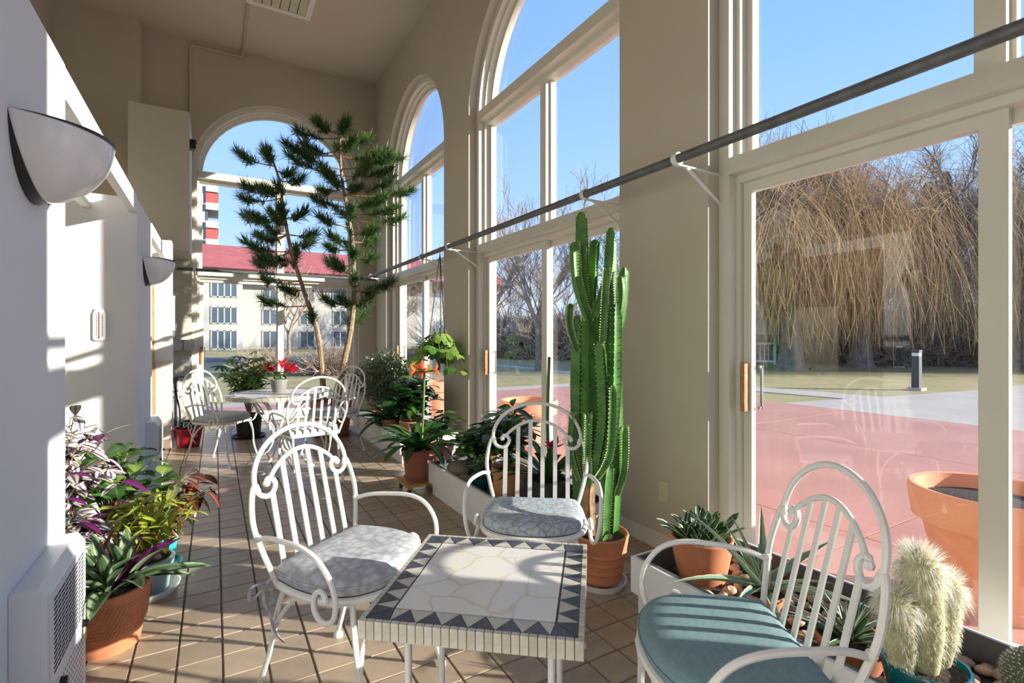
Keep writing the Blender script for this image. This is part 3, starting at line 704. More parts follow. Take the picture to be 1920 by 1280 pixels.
def pot(t, r, h, mat, rim=True, taper=.72, soil=True, base=(0, 0, 0), n=32, ridges=0, name='pot'):
    rb = r * taper; x, y, z = base
    if rim: prof = [(0, .0), (rb, 0), (r * .93, h * .80), (r * 1.0, h * .80), (r * 1.02, h * .985), (r * .99, h), (r * .90, h), (r * .87, h * .88), (0, h * .88)]
    else: prof = [(0, 0), (rb, 0), (r * .90, h * .6), (r, h * .97), (r * .98, h), (r * .93, h), (r * .89, h * .88), (0, h * .88)]
    if ridges:
        pr = [(0, 0), (rb, 0)]
        for k in range(ridges): 
            a_ = (k + .5) / ridges * .72; b_ = (k + 1) / ridges * .72
            pr += [((rb + (r - rb) * a_) * 1.03, h * (a_ - .03)), ((rb + (r - rb) * b_) * .985, h * b_)]
        prof = pr + prof[-7:]
    o = MB().lathe(prof, n, base).build(name, mat, t, smooth=30)
    if soil: MB().lathe([(0, h * .885), (r * .88, h * .885), (r * .5, h * .91), (0, h * .92)], 20, base, cap=False).build('soil', 'soil', t)
    return o
def saucer(loc, r, mat, label, h=.03):
    return tag(MB().lathe([(0, 0), (r * .85, 0), (r, h), (r * .95, h), (r * .82, .008), (0, .008)], 28).build('saucer', mat, loc=loc), label, 'saucer')
def bush(t, mes, base, nst, hgt, spread, per, s0, s1, stem='stem_green', el=(-.2, .6), sr=.004, lean=(0, 0), start=.3, droop=0):
    mb = MB()
    for k in range(nst):
        a_ = 2.39996 * k + R.uniform(-.3, .3); rr = spread * sqrt((k + .5) / nst)
        hh = hgt * (1 - .35 * (rr / max(spread, .01)) ** 2) * R.uniform(.8, 1.05)
        p0 = Vector(base); p2 = p0 + Vector((rr * cos(a_) + lean[0], rr * sin(a_) + lean[1], hh - droop * rr)); p1 = p0 + Vector((rr * .35 * cos(a_), rr * .35 * sin(a_), hh * .55))
        pts = spline([p0, p1, p2], 5); mb.tube(pts, [sr * (1 - .6 * j / (len(pts) - 1)) for j in range(len(pts))], 5)
        for q in range(per):
            tt = start + (1 - start) * (q + .8) / per; p = pts[min(len(pts) - 1, int(tt * (len(pts) - 1) + .5))]
            az = a_ + q * 2.4 + R.uniform(-.4, .4)
            put(mes[(k + q) % len(mes)], t, p + Vector((R.uniform(-.01, .01), R.uniform(-.01, .01), R.uniform(-.012, .012))), az, R.uniform(*el), R.uniform(s0, s1), R.uniform(-.4, .4))
    mb.build('stems', stem, t)
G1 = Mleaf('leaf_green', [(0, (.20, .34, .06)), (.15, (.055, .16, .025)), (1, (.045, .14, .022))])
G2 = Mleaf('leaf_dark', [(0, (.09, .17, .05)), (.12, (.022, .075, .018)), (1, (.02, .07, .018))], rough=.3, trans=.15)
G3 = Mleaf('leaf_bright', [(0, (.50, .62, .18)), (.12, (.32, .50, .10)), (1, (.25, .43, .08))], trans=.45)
G4 = Mleaf('leaf_yellowgreen', [(0, (.55, .55, .10)), (.5, (.42, .45, .06)), (1, (.22, .32, .05))], trans=.4)
ZB = Mleaf('leaf_zebrina', [(0, (.13, .06, .10)), (.16, (.16, .07, .12)), (.30, (.66, .68, .62)), (.72, (.60, .64, .56)), (.84, (.14, .07, .11)), (1, (.10, .05, .08))], trans=.1)
ZP = Mleaf('leaf_purple', [(0, (.20, .025, .16)), (1, (.09, .006, .075))], trans=.3)
OY = Mleaf('leaf_oyster', [(0, (.10, .19, .09)), (.45, (.07, .15, .07)), (.55, (.30, .38, .22)), (.8, (.26, .36, .2)), (1, (.05, .12, .05))], trans=.1, rough=.35)
CR = Mleaf('leaf_croton', [(0, (.50, .16, .07)), (.18, (.16, .035, .025)), (.7, (.06, .03, .018)), (1, (.22, .05, .03))], trans=.15, rough=.3)
CG = Mleaf('leaf_croton_pale', [(0, (.55, .42, .2)), (.2, (.28, .33, .13)), (1, (.2, .27, .1))], trans=.2, rough=.3)
AL = Mleaf('leaf_aloe', [(0, (.26, .38, .26)), (.75, (.22, .34, .22)), (.92, (.62, .66, .45)), (1, (.62, .64, .42))], trans=.08, rough=.5)
HA = Mleaf('leaf_haworthia', [(0, (.05, .13, .04)), (.7, (.035, .10, .03)), (.9, (.60, .64, .52)), (1, (.66, .68, .58))], trans=.04, rough=.4)
RD = Mleaf('bract_red', [(0, (.55, .01, .03)), (1, (.62, .005, .03))], trans=.3)
OR = Mleaf('petal_orange', [(0, (.75, .30, .10)), (.3, (.75, .13, .03)), (1, (.72, .10, .03))], trans=.35)
SG = Mleaf('leaf_silver', [(0, (.34, .42, .36)), (1, (.24, .34, .27))], trans=.1)

# --- planter boxes
def planter(y0, y1, x0, x1, label, fill):
    t = thing('planter_box', label, 'planter', (x0, y0, 0)); W, L = x1 - x0, y1 - y0
    mb = MB(); Z0, Z1, th = .10, .265, .018
    for a_, b_ in (((0, 0), (th, L)), ((W - th, 0), (W, L)), ((th, 0), (W - th, th)), ((th, L - th), (W - th, L))): mb.box((*a_, Z0), (*b_, Z1))
    mb.box((th, th, Z0), (W - th, L - th, Z0 + .02)); mb.build('box', 'white_paint', t, smooth=0)
    MB().box((.028, .02, 0), (W - .02, L - .02, Z0)).build('plinth', 'white_paint', t, smooth=0)
    mb = MB(); q = th
    for a_, b_ in (((q, q), (q + .012, L - q)), ((W - q - .012, q), (W - q, L - q)), ((q + .012, q), (W - q - .012, q + .012)), ((q + .012, L - q - .012), (W - q - .012, L - q))): mb.box((*a_, Z0 + .02), (*b_, Z1 + .003))
    mb.build('liner', 'liner', t, smooth=0)
    MB().box((q + .012, q + .012, Z0 + .02), (W - q - .012, L - q - .012, .175)).build('soil', fill, t, smooth=0)
    return t
planter(-1.2, 1.775, 1.69, 2.31, 'white planter box of cacti and pebbles in the right foreground', 'soil')
planter(2.42, 3.95, 1.52, 2.16, 'white planter box behind the paisley chair, filled with pots', 'soil')
planter(5.0, 7.05, 1.62, 2.27, 'white planter box farthest away beside the pine pot', 'soil')
# pebbles in the near planter
pm = []
for k in range(4):
    mb = MB().ball((0, 0, 0), 1, 10, .62)
    mb.v = [(x * R.uniform(.92, 1.08) * 1.15, y * R.uniform(.92, 1.08), z * R.uniform(.9, 1.1)) for x, y, z in mb.v]; pm.append(mb.mesh('pebble', 'pebble', smooth=80))
POTS_N = [(1.97, 1.60, .15), (1.885, 1.235, .10), (1.90, .92, .12), (1.85, .69, .14), (1.86, .44, .10)]
pc = 0; tries = 0; spots = []
while pc < 150 and tries < 6000:
    tries += 1; x, y = R.uniform(1.755, 2.25), R.uniform(.38, 1.66)
    if any((x - a_) ** 2 + (y - b_) ** 2 < (c_ + .015) ** 2 for a_, b_, c_ in POTS_N): continue
    r = R.uniform(.017, .030)
    if any((x - a_) ** 2 + (y - b_) ** 2 < ((r + c_) * .86) ** 2 for a_, b_, c_ in spots): continue
    spots.append((x, y, r)); pc += 1
    o = inst('pebble', pm[pc % 4], None, (x, y, .175 + r * .55), (R.uniform(-.3, .3), R.uniform(-.3, .3), R.uniform(0, 6.28)), r)
    tag(o, 'smooth tan river pebble lying in the near planter box', 'pebble', 'river pebbles in the near planter')

# --- near planter plants
hw = leaf('haworthia_blade', HA, 1, .23, .35, .25, 6, 'strap')
t = thing('potted_succulent', 'clustered dark green succulent with white-edged leaves in tall terracotta pot', 'potted plant', (1.97, 1.60, .135))
pot(t, .140, .23, 'terracotta', rim=False, taper=.70)
for cx, cy in ((-.05, .03), (.05, .04), (.0, -.05), (.06, -.03), (-.06, -.04)): rosette(t, [hw], 11, (cx, cy, .20), .75, 1.45, .17, .13, .03)
t = thing('aloe_plant', 'grey green aloe with long toothed leaves in small terracotta pot', 'potted plant', (1.885, 1.235, .165))
pot(t, .088, .125, 'terracotta_pale', taper=.7)
ald = leaf('aloe_blade', AL, 1, .16, .55, .45, 16, 'sword', serr=.05); alu = leaf('aloe_blade_up', AL, 1, .15, .25, .45, 16, 'sword', serr=.05)
for az, el, s, m_ in ((2.5, .95, .42, alu), (2.75, .42, .40, ald), (3.4, .40, .34, ald), (4.0, .15, .24, ald), (1.9, 1.3, .30, alu), (.6, .95, .36, alu), (-.25, .55, .40, alu), (-.9, .25, .38, ald), (-1.5, .5, .32, ald), (1.2, .7, .3, alu), (5.0, .7, .26, ald), (.2, 1.25, .30, alu)): put(m_, t, (.01 * cos(az), .01 * sin(az), .12), az, el, s, R.uniform(-.2, .2))
t = thing('potted_succulent', 'low rosette succulent with white-lined leaves in shallow terracotta bowl behind teal chair', 'potted plant', (1.90, .92, .165))
pot(t, .115, .10, 'terracotta', taper=.75)
hw2 = leaf('agave_blade', HA, 1, .16, .3, .3, 6, 'sword')
rosette(t, [hw2], 34, (0, 0, .09), .25, 1.4, .21, .13, .05)
t = thing('old_man_cactus', 'woolly white old man cactus of three columns in glossy teal pot', 'potted plant', (1.85, .69, .165)); t.scale = (.9, .9, .94)
pot(t, .125, .165, 'teal_glaze', rim=False, taper=.75)
wool = MB(); cols = [((-.02, -.01), (-.035, .0), .40, .056), ((.055, -.02), (.075, -.03), .31, .045), ((-.075, .03), (-.115, .04), .27, .05)]
for (bx, by), (tx, ty), hh, rr in cols:
    mb = MB(); k = 12; prof = []
    for j in range(k + 1):
        q = j / k; prof.append((rr * (.62 + .38 * min(1, q * 3)) * (1 if q < .82 else sqrt(max(0, 1 - ((q - .82) / .18) ** 2)) + .02), q))
    mb.tube([(bx + (tx - bx) * q, by + (ty - by) * q, .135 + hh * q) for _, q in prof], [p_ for p_, _ in prof], 16); mb.build('column', 'oldman_body', t)
    for _ in range(2600):
        q = R.random() ** .5; a_ = R.uniform(0, 6.283); r_ = rr * (.62 + .38 * min(1, q * 3)) * (1 if q < .82 else sqrt(max(0, 1 - ((q - .82) / .18) ** 2)))
        c_ = Vector((bx + (tx - bx) * q, by + (ty - by) * q, .135 + hh * q)); d = Vector((cos(a_), sin(a_), R.uniform(-.9, .5) + (1.2 if q > .9 else 0))).normalized()
        p = c_ + Vector((cos(a_), sin(a_), 0)) * r_ * .97; L_ = R.uniform(.015, .034) * (1.4 if q > .7 else .55); sd = d.cross(Vector((R.random(), R.random(), R.random()))).normalized() * .0007
        e_ = p + d * L_ + Vector((0, 0, -L_ * .45 if q < .88 else 0)); m_ = p + d * L_ * .55
        wool.quad(p - sd, p + sd, m_ + sd, m_ - sd); wool.tri(m_ - sd, m_ + sd, e_)
tag(wool.build('wool', 'wool', t, fix=False, smooth=0), kind='stuff')
t = thing('pincushion_cactus', 'round dark cactus dotted with white spines at the bottom right corner', 'potted plant', (1.86, .44, .17))
pot(t, .085, .16, 'terracotta', taper=.75)
MB().ball((0, 0, .225), .082, 20, 1.05).build('body', 'mam_body', t)
sp = MB()
for k in range(420):
    z = 1 - 1.5 * (k + .5) / 420; a_ = k * 2.39996; q = sqrt(max(0, 1 - z * z)); d = Vector((q * cos(a_), q * sin(a_), z)); p = Vector((0, 0, .225)) + d * .082
    for m_ in range(5):
        e_ = p + (d + Vector((R.uniform(-1, 1), R.uniform(-1, 1), R.uniform(-1, 1))) * .9).normalized() * .009; sd = d.cross(Vector((.3, .5, .7))).normalized() * .0009
        sp.tri(p - sd, p + sd, e_)
tag(sp.build('spines', 'wool', t, fix=False, smooth=0), kind='stuff')
pt = leaf('small_petal', OR, 1, .4, .3, .1, 4, 'lance')
for k in range(9): put(pt, t, (.03, -.05, .315), k * .7, .7, .03, name='petal')

# --- tall euphorbia
t = thing('tall_cactus', 'tall branching green cactus in a terracotta pot between the planters', 'potted plant', (1.75, 2.06, .035))
pot(t, .145, .24, 'terracotta', rim=False, taper=.72, ridges=4)
saucer((1.75, 2.06, 0), .135, 'white_paint', 'white saucer under the tall cactus pot', .035)
ribs = MB(); bits = MB(); tl_ = leaf('cactus_leaf', G3, 1, .4, .5, .1, 4, 'obov')
K = .0028
def col(pts, wpx, dep, mat='cactus'):
    P = [Vector(((u - 1140) * K * cos(YAW) + d_ * sin(YAW), -(u - 1140) * K * sin(YAW) + d_ * cos(YAW), 1.3 + (630 - v) * K - .035)) for (u, v), d_ in zip(pts, dep)]
    S = spline(P, 6); r = wpx * K / 2 * 1.02; n = len(S); mb = MB(); ph = R.uniform(0, 1.5)
    for j, p in enumerate(S):
        t_ = j / (n - 1); rr = r * (1 if t_ < .88 else sqrt(max(.02, 1 - ((t_ - .88) / .13) ** 2))) * (.8 + .2 * min(1, t_ * 5)) * (1 + .05 * sin(j * 1.7))
        for q in range(8):
            a_ = ph + 2 * pi * q / 8; k = rr if q % 2 == 0 else rr * .42
            mb.v.append((p.x + k * cos(a_), p.y + k * sin(a_), p.z))
            if q % 2 == 0 and j < n - 1 and mat == 'cactus':
                for m_ in range(3):
                    pp = p.lerp(S[j + 1], m_ / 3); b_ = pp + Vector((cos(a_), sin(a_), 0)) * rr * .98; o_ = Vector((cos(a_), sin(a_), .1)); sd = Vector((0, 0, .0045))
                    ribs.tri(b_ - sd - o_ * .002, b_ + sd - o_ * .002, b_ + o_ * .0085)
    for j in range(n - 1):
        for q in range(8): a_ = j * 8 + q; b_ = j * 8 + (q + 1) % 8; mb.f.append((a_, b_, b_ + 8, a_ + 8))
    mb.f.append(tuple(range((n - 1) * 8, n * 8))); mb.build('column' if mat == 'cactus' else 'trunk', mat, t, smooth=50)
    if mat == 'cactus':
        for k in range(10): put(tl_, t, S[-1 - (k // 4)] + Vector((0, 0, -.004 * k)) + Vector((cos(k * 2.4), sin(k * 2.4), 0)) * r * .6, k * 2.4, R.uniform(.1, .8), R.uniform(.018, .034))
col([(1118, 1020), (1117, 940), (1121, 860)], 24, (0, 0, 0), 'cactus_wood')
for pts, w_, dp in (([(1121, 870), (1122, 720), (1122, 570)], 38, (0, 0, 0)), ([(1120, 590), (1108, 510), (1105, 395)], 27, (.02, .03, .03)), ([(1116, 600), (1094, 530), (1089, 455)], 19, (-.02, -.03, -.03)), ([(1126, 595), (1148, 525), (1156, 430)], 21, (-.02, -.04, -.04)),
    ([(1122, 580), (1128, 500), (1133, 445)], 20, (.02, .05, .06)), ([(1104, 1015), (1096, 800), (1098, 590)], 24, (.05, .05, .05)), ([(1098, 660), (1083, 610), (1085, 568)], 14, (.04, .04, .04)), ([(1150, 1010), (1158, 800), (1152, 520)], 28, (.05, .05, .04)),
    ([(1154, 640), (1162, 540), (1163, 440)], 23, (.05, .07, .07)), ([(1162, 660), (1182, 580), (1187, 500)], 18, (.04, .03, .03)), ([(1122, 900), (1140, 780), (1133, 640)], 20, (-.04, -.06, -.06)), ([(1132, 900), (1160, 790), (1166, 570)], 22, (-.02, -.05, -.05)),
    ([(1165, 1005), (1172, 860), (1172, 700)], 24, (.04, .05, .05)), ([(1142, 1015), (1145, 930), (1150, 870)], 20, (-.05, -.06, -.06)), ([(1128, 1020), (1132, 985), (1134, 955)], 13, (-.08, -.08, -.08)), ([(1172, 930), (1186, 880), (1188, 800)], 15, (.02, .02, .02)),
    ([(1140, 640), (1143, 560), (1146, 505)], 16, (-.05, -.07, -.07)), ([(1100, 900), (1084, 840), (1086, 770)], 13, (.0, -.02, -.02)), ([(1168, 620), (1176, 560), (1174, 520)], 14, (-.03, -.04, -.04)), ([(1114, 905), (1110, 850), (1112, 770)], 17, (-.05, -.07, -.07)), ([(1126, 890), (1150, 840), (1156, 720)], 19, (-.07, -.08, -.08))): col(pts, w_, dp)
tag(ribs.build('rib_spines', 'cactus_rib', t, fix=False, smooth=0), kind='stuff')

# --- middle planter: pots and plants
lan = leaf('lance_leaf', G2, 1, .36, .5, .12, 6, 'lance'); lang = leaf('lance_leaf_green', G1, 1, .38, .5, .12, 6, 'lance'); ova = leaf('ovate_leaf', G1, 1, .75, .5, .1, 6, 'ovate', wav=.08); ovd = leaf('ovate_leaf_dark', G2, 1, .7, .4, .1, 6, 'ovate')
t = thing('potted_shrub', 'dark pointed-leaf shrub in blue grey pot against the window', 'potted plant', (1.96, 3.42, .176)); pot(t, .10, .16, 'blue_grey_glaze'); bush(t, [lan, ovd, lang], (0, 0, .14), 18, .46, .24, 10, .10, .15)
t = thing('potted_geranium', 'rounded-leaf geranium spilling from a dark pot beside the big stone', 'potted plant', (1.80, 3.62, .176)); pot(t, .09, .14, 'black_pot')
rl = leaf('round_leaf', G1, 1, 1.05, .4, .12, 7, 'ovate', wav=.07); bush(t, [rl, ova], (0, 0, .12), 20, .32, .24, 9, .06, .10, droop=.6)
t = thing('potted_silver_plant', 'small silvery leafed plant against the pier', 'potted plant', (2.02, 3.80, .176)); pot(t, .07, .12, 'terracotta_red'); bush(t, [leaf('silver_leaf', SG, 1, .45, .5, .1, 6, 'lance')], (0, 0, .1), 5, .38, .08, 7, .06, .10)
t = thing('potted_rubber_plant', 'upright dark leafy plant in ochre clay pot behind the paisley chair', 'potted plant', (1.72, 2.98, .176)); pot(t, .115, .24, 'ochre_clay', taper=.82); bush(t, [lan, lang], (0, 0, .21), 15, .46, .22, 10, .11, .16)
t = thing('potted_bromeliad', 'strap-leaf bromeliad with red bloom in black pot behind the paisley chair', 'potted plant', (1.80, 2.62, .176)); pot(t, .135, .24, 'black_pot', taper=.85)
sw = leaf('strap_leaf', G1, 1, .13, .9, .18, 9, 'strap'); swd = leaf('strap_leaf_dark', G2, 1, .14, .9, .18, 9, 'strap')
rosette(t, [swd, sw], 18, (0, 0, .22), .5, 1.3, .42, .34, .02)
rosette(t, [leaf('bract', RD, 1, .3, .3, .1, 5, 'lance')], 9, (.02, -.02, .42), .3, 1.3, .10, .08, .01, name='bract'); MB().tube([(.01, -.01, .2), (.02, -.02, .43)], .007, 6).build('stem', 'stem_green', t)
t = thing('tall_reed_plant', 'two bare tall green stalks rising in front of the glass', 'potted plant', (1.98, 2.80, .176)); pot(t, .075, .13, 'terracotta_red')
MB().tube(spline([(-.02, .02, .11), (-.02, .06, .5), (.02, .10, .98)], 6), [.011] * 13, 8).build('stalk', 'stem_green', t); MB().tube(spline([(.02, -.04, .11), (.10, -.16, .45), (.2, -.26, .80)], 6), [.011] * 12 + [.006], 8).build('stalk', 'stem_green', t)
t = thing('small_potted_plant', 'small variegated plant in green pot near the planter edge', 'potted plant', (1.66, 3.28, .176)); pot(t, .07, .10, 'teal_glaze'); bush(t, [leaf('variegated_leaf', HA, 1, .45, .4, .1, 6, 'lance'), lang], (0, 0, .09), 7, .16, .10, 7, .05, .07)
for (x, y, s, lb) in ((1.70, 3.72, .105, 'large rounded grey stone at the far end of the middle planter'), (1.62, 3.47, .065, 'smaller tan stone beside the green pot in the middle planter')):
    mb = MB().ball((0, 0, 0), 1, 14, .62); mb.v = [(a_ * (1.2 + .1 * sin(3 * b_)), b_ * (.95 + .1 * cos(2 * a_)), c_ * (1 + .08 * sin(4 * a_))) for a_, b_, c_ in mb.v]
    o = tag(mb.build('stone', 'stone', loc=(x, y, .176 + s * .55), smooth=80), lb, 'stone'); o.scale = (s, s, s); o.rotation_euler = (0, 0, R.uniform(0, 3))
# --- clivia / amaryllis on its dolly
t = thing('plant_dolly', 'slatted wooden plant dolly on black castors under the lily pot', 'dolly', (1.50, 4.13, 0), .0)
for k in range(4): MB().box((-.15, -.15 + k * .08, .062), (.15, -.15 + k * .08 + .06, .08)).build('slat', 'pine_wood', t, smooth=0)
for k in (-1, 1): MB().box((k * .12 - .02, -.15, .046), (k * .12 + .02, .15, .062)).build('rail', 'pine_wood', t, smooth=0)
for a_ in (-1, 1):
    for b_ in (-1, 1):
        c_ = MB().tube([(a_ * .12 - .011, b_ * .11, .022), (a_ * .12 + .011, b_ * .11, .022)], .022, 12).build('castor', 'black_plastic', t)
saucer((1.50, 4.13, .081), .125, 'terracotta_red', 'terracotta saucer on the wooden dolly', .035)
t = thing('potted_lily', 'strap-leaved lily with orange trumpet blooms in terracotta pot on dolly', 'potted plant', (1.50, 4.13, .091)); pot(t, .145, .255, 'terracotta_red', taper=.74)
big = leaf('lily_leaf', G1, 1, .135, 1.35, .15, 10, 'strap'); bigd = leaf('lily_leaf_dark', G2, 1, .14, 1.2, .15, 10, 'strap'); 
rosette(t, [big, bigd, big], 34, (0, 0, .235), .45, 1.25, .50, .42, .04)
MB().tube(spline([(.03, .02, .22), (.05, .03, .5), (.06, .02, .90)], 5), .010, 8).build('flower_stalk', 'stem_green', t)
pe = leaf('lily_petal', OR, 1, .36, .8, .1, 7, 'lance')
for (fx, fy, az, z_) in ((-.10, .06, 2.9, .93), (.16, -.06, -.45, .93), (.06, .10, 1.4, .96)):
    d = Vector((cos(az), sin(az), .15)).normalized(); c_ = Vector((.06, .02, .90)); p = c_ + d * .07
    MB().tube([c_, c_ + d * .04, p], [.006, .006, .012], 6).build('flower_neck', 'stem_green', t)
    q = d.to_track_quat('Z', 'Y')
    for k in range(6):
        m_ = q.to_matrix().to_4x4() @ Matrix.Rotation(k * pi / 3, 4, 'Z') @ Matrix.Rotation(radians(52), 4, 'X'); o = inst('petal', pe, t, p, m_.to_euler(), .105)
# second pots behind dolly
t = thing('potted_foliage', 'leafy plant in plain terracotta pot behind the lily pot', 'potted plant', (1.80, 4.42, 0)); pot(t, .14, .30, 'terracotta_red', taper=.74); bush(t, [ovd, lang], (0, 0, .27), 10, .36, .22, 7, .10, .15)
# --- far planter plants
t = thing('broad_leaf_plant', 'broad glossy leaf plant in terracotta pot at near end of far planter', 'potted plant', (1.86, 5.35, .176)); pot(t, .13, .20, 'terracotta'); bush(t, [lang, ovd, lan], (0, 0, .17), 22, .48, .30, 8, .15, .22, sr=.005)
t = thing('trailing_fern_plant', 'arching green plant hanging over the front of the far planter', 'potted plant', (1.78, 5.85, .176)); pot(t, .11, .16, 'terracotta'); rosette(t, [big, lang], 26, (0, 0, .14), .2, 1.2, .44, .3, .03)
t = thing('red_leaf_plant', 'dark foliage plant with a few orange blooms by far window', 'potted plant', (2.02, 5.75, .176)); pot(t, .11, .18, 'grey_pot'); bush(t, [swd, lan], (0, 0, .15), 12, .62, .26, 7, .14, .22)
rosette(t, [pe], 6, (.05, -.05, .55), .2, .9, .07, .06, name='petal')
jl = MB(); jl.uv = []
t = thing('jade_plant', 'dense small-leaf jade bush at the far end of the planter', 'potted plant', (1.92, 6.45, .176)); pot(t, .15, .18, 'terracotta'); st = MB()
for k in range(40):
    a_ = k * 2.4; rr = .44 * sqrt((k + .5) / 40); hh = .70 * (1 - .55 * (rr / .44) ** 2) + R.uniform(-.05, .08)
    pts = spline([(0, 0, .15), (rr * .4 * cos(a_), rr * .4 * sin(a_), .18 + hh * .45), (rr * cos(a_), rr * sin(a_), .17 + hh)], 6); st.tube(pts, [.012 * (1 - .7 * j / (len(pts) - 1)) for j in range(len(pts))], 5)
    for q in range(170):
        p = pts[R.randint(4, len(pts) - 1)] + Vector((R.gauss(0, .045), R.gauss(0, .045), R.gauss(0, .045))); d = Vector((R.uniform(-1, 1), R.uniform(-1, 1), R.uniform(-.2, 1))).normalized()
        s_ = d.cross(Vector((R.random(), R.random(), R.random()))).normalized(); L_ = R.uniform(.035, .055); W_ = L_ * .28
        i = len(jl.v); jl.v += [tuple(p), tuple(p + d * L_ * .55 + s_ * W_), tuple(p + d * L_), tuple(p + d * L_ * .55 - s_ * W_)]; jl.f.append((i, i + 1, i + 2, i + 3)); jl.uv += [(.5, 0), (1, .5), (.5, 1), (0, .5)]
st.build('branches', 'bark', t); tag(jl.build('foliage', Mleaf('leaf_jade', [(0, (.22, .30, .16)), (1, (.10, .17, .08))], trans=.1, rough=.3), t, fix=False, smooth=0), kind='stuff')
t = thing('turquoise_pot', 'small turquoise glazed pot beside the jade bush', 'pot', (1.78, 6.22, .176)); pot(t, .07, .15, 'turquoise')
# --- indoor pine
TX, TY = 1.33, 6.93
t = thing('indoor_pine', 'tall two-trunk indoor pine with needle tufts in large terracotta pot', 'potted plant', (TX, TY, .03)); pot(t, .27, .43, 'terracotta_red', taper=.75, n=40); saucer((TX, TY, 0), .25, 'terracotta_red', 'large terracotta saucer under the indoor pine pot', .045)
KP = .00702
def tp(u, v, d=0.0): l = (u - 620) * KP; return Vector((l * cos(YAW) + d * sin(YAW), -l * sin(YAW) + d * cos(YAW), 1.27 + (630 - v) * KP))
TA = spline([tp(603, 752), tp(601, 690), tp(592, 620), tp(575, 560, -.05), tp(550, 475, -.1), tp(536, 400, -.1), (tp(528, 345, -.1)), tp(515, 305, -.1)], 5)
TB = spline([tp(632, 752), tp(640, 690), tp(654, 620), tp(658, 560, .05), tp(655, 480, .1), tp(648, 410, .1), tp(636, 350, .1), tp(630, 290, .1), tp(630, 240, .1)], 5)
for T_, r0 in ((TA, .040), (TB, .046)): MB().tube(T_, [r0 * (1 - .72 * j / (len(T_) - 1)) for j in range(len(T_))], 8).build('trunk', 'bark', t)
ne = MB(); ne.uv = []
def tuft(p, d0, n, L):
    for _ in range(n):
        dv = (d0 * 1.0 + Vector((R.gauss(0, .65), R.gauss(0, .65), R.gauss(0, .55)))).normalized(); l_ = L * R.uniform(.6, 1.15)
        q = p - d0 * R.uniform(0, L * 1.3); sd = dv.cross(Vector((R.random() - .5, R.random() - .5, 1))).normalized() * .0042
        m_ = q + dv * l_ * .55 + Vector((0, 0, -.004)); e_ = q + dv * l_ + Vector((0, 0, .012))
        i = len(ne.v); ne.v += [tuple(q - sd), tuple(q + sd), tuple(m_ + sd * 1.1), tuple(m_ - sd * 1.1), tuple(e_)]; ne.f += [(i, i + 1, i + 2, i + 3), (i + 3, i + 2, i + 4)]; ne.uv += [(0, 0), (1, 0), (1, .5), (0, .5), (.5, 1)]
TUFA = [(470, 305), (500, 290), (520, 300), (540, 318), (455, 350), (440, 365), (478, 352), (500, 360), (432, 395), (455, 402), (475, 408), (530, 412), (455, 432), (480, 440), (500, 428), (460, 470), (485, 465), (465, 488), (500, 490), (540, 462), (575, 450), (585, 435), (480, 560), (545, 545), (520, 350), (560, 330), (575, 400), (515, 485), (555, 480), (545, 400), (465, 515), (590, 590)]
TUFB = [(600, 240), (625, 228), (650, 232), (680, 245), (615, 262), (660, 265), (690, 285), (715, 275), (738, 280), (735, 300), (570, 275), (548, 285), (535, 265), (552, 245), (575, 300), (600, 318), (615, 330), (580, 345), (700, 325), (728, 318), (740, 345), (762, 350), (738, 385), (720, 372), (690, 372), (745, 402), (625, 390), (605, 412), (645, 420), (662, 398), (620, 445), (645, 460), (705, 430), (690, 440), (595, 455), (668, 478), (690, 475), (640, 498), (605, 490), (640, 560), (700, 540), (738, 530), (690, 560), (610, 560), (645, 598), (668, 590), (665, 520), (625, 340), (560, 310), (590, 375), (670, 345)]
for T_, tf in ((TA, TUFA), (TB, TUFB)):
    for u, v in tf:
        e_ = tp(u, v, R.uniform(-.38, .38)); cand = [p for p in T_ if p.z < e_.z + .12] or T_; b_ = min(cand, key=lambda p: (p - e_).length + abs(p.z - e_.z + .08) * .8)
        d0 = (e_ - b_); L_ = d0.length
        if L_ < .03: continue
        md = b_ + d0 * .5 + Vector((0, 0, -.05 * min(1, L_ * 1.5))); pts = spline([b_, md, e_], 5)
        MB().tube(pts, [.010 * (1 - .6 * j / (len(pts) - 1)) for j in range(len(pts))], 5).build('branch', 'bark_red', t)
        d0 = (e_ - md).normalized(); tuft(e_, (d0 + Vector((0, 0, .35))).normalized(), 210, .16)
        if L_ > .2: tuft(pts[-3], d0, 120, .14)
        if L_ > .45: tuft(pts[-5], d0, 60, .11)
tag(ne.build('needles', Mleaf('leaf_needle', [(0, (.11, .20, .06)), (1, (.06, .14, .045))], trans=.25, rough=.4), t, fix=False, smooth=0), kind='stuff')
# --- schefflera, poinsettia, hanging basket
pal = MB(); pal.uv = []
for k in range(8):
    a_ = -2.3 + 4.6 * k / 7; src = leaf('lance_leaf_green', G1); m_ = Matrix.Rotation(a_, 4, 'Z')
    i = len(pal.v); pal.v += [tuple(m_ @ (Vector((v.co.x * .75, v.co.y, v.co.z)))) for v in src.vertices]; pal.f += [tuple(i + q for q in p.vertices) for p in src.polygons]
    u_ = {}
    for lp, ud in zip(src.loops, src.uv_layers[0].data): u_[lp.vertex_index] = tuple(ud.uv)
    pal.uv += [u_[q] for q in range(len(src.vertices))]
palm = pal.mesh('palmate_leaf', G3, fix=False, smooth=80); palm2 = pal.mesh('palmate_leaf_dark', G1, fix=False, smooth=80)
t = thing('umbrella_plant', 'bushy green umbrella plant in black pot by the back window', 'potted plant', (.38, 7.36, 0)); pot(t, .165, .30, 'black_pot', taper=.8); bush(t, [palm, palm2], (0, 0, .26), 16, .86, .42, 5, .10, .15, sr=.007, stem='bark', el=(-.5, .3), start=.35)
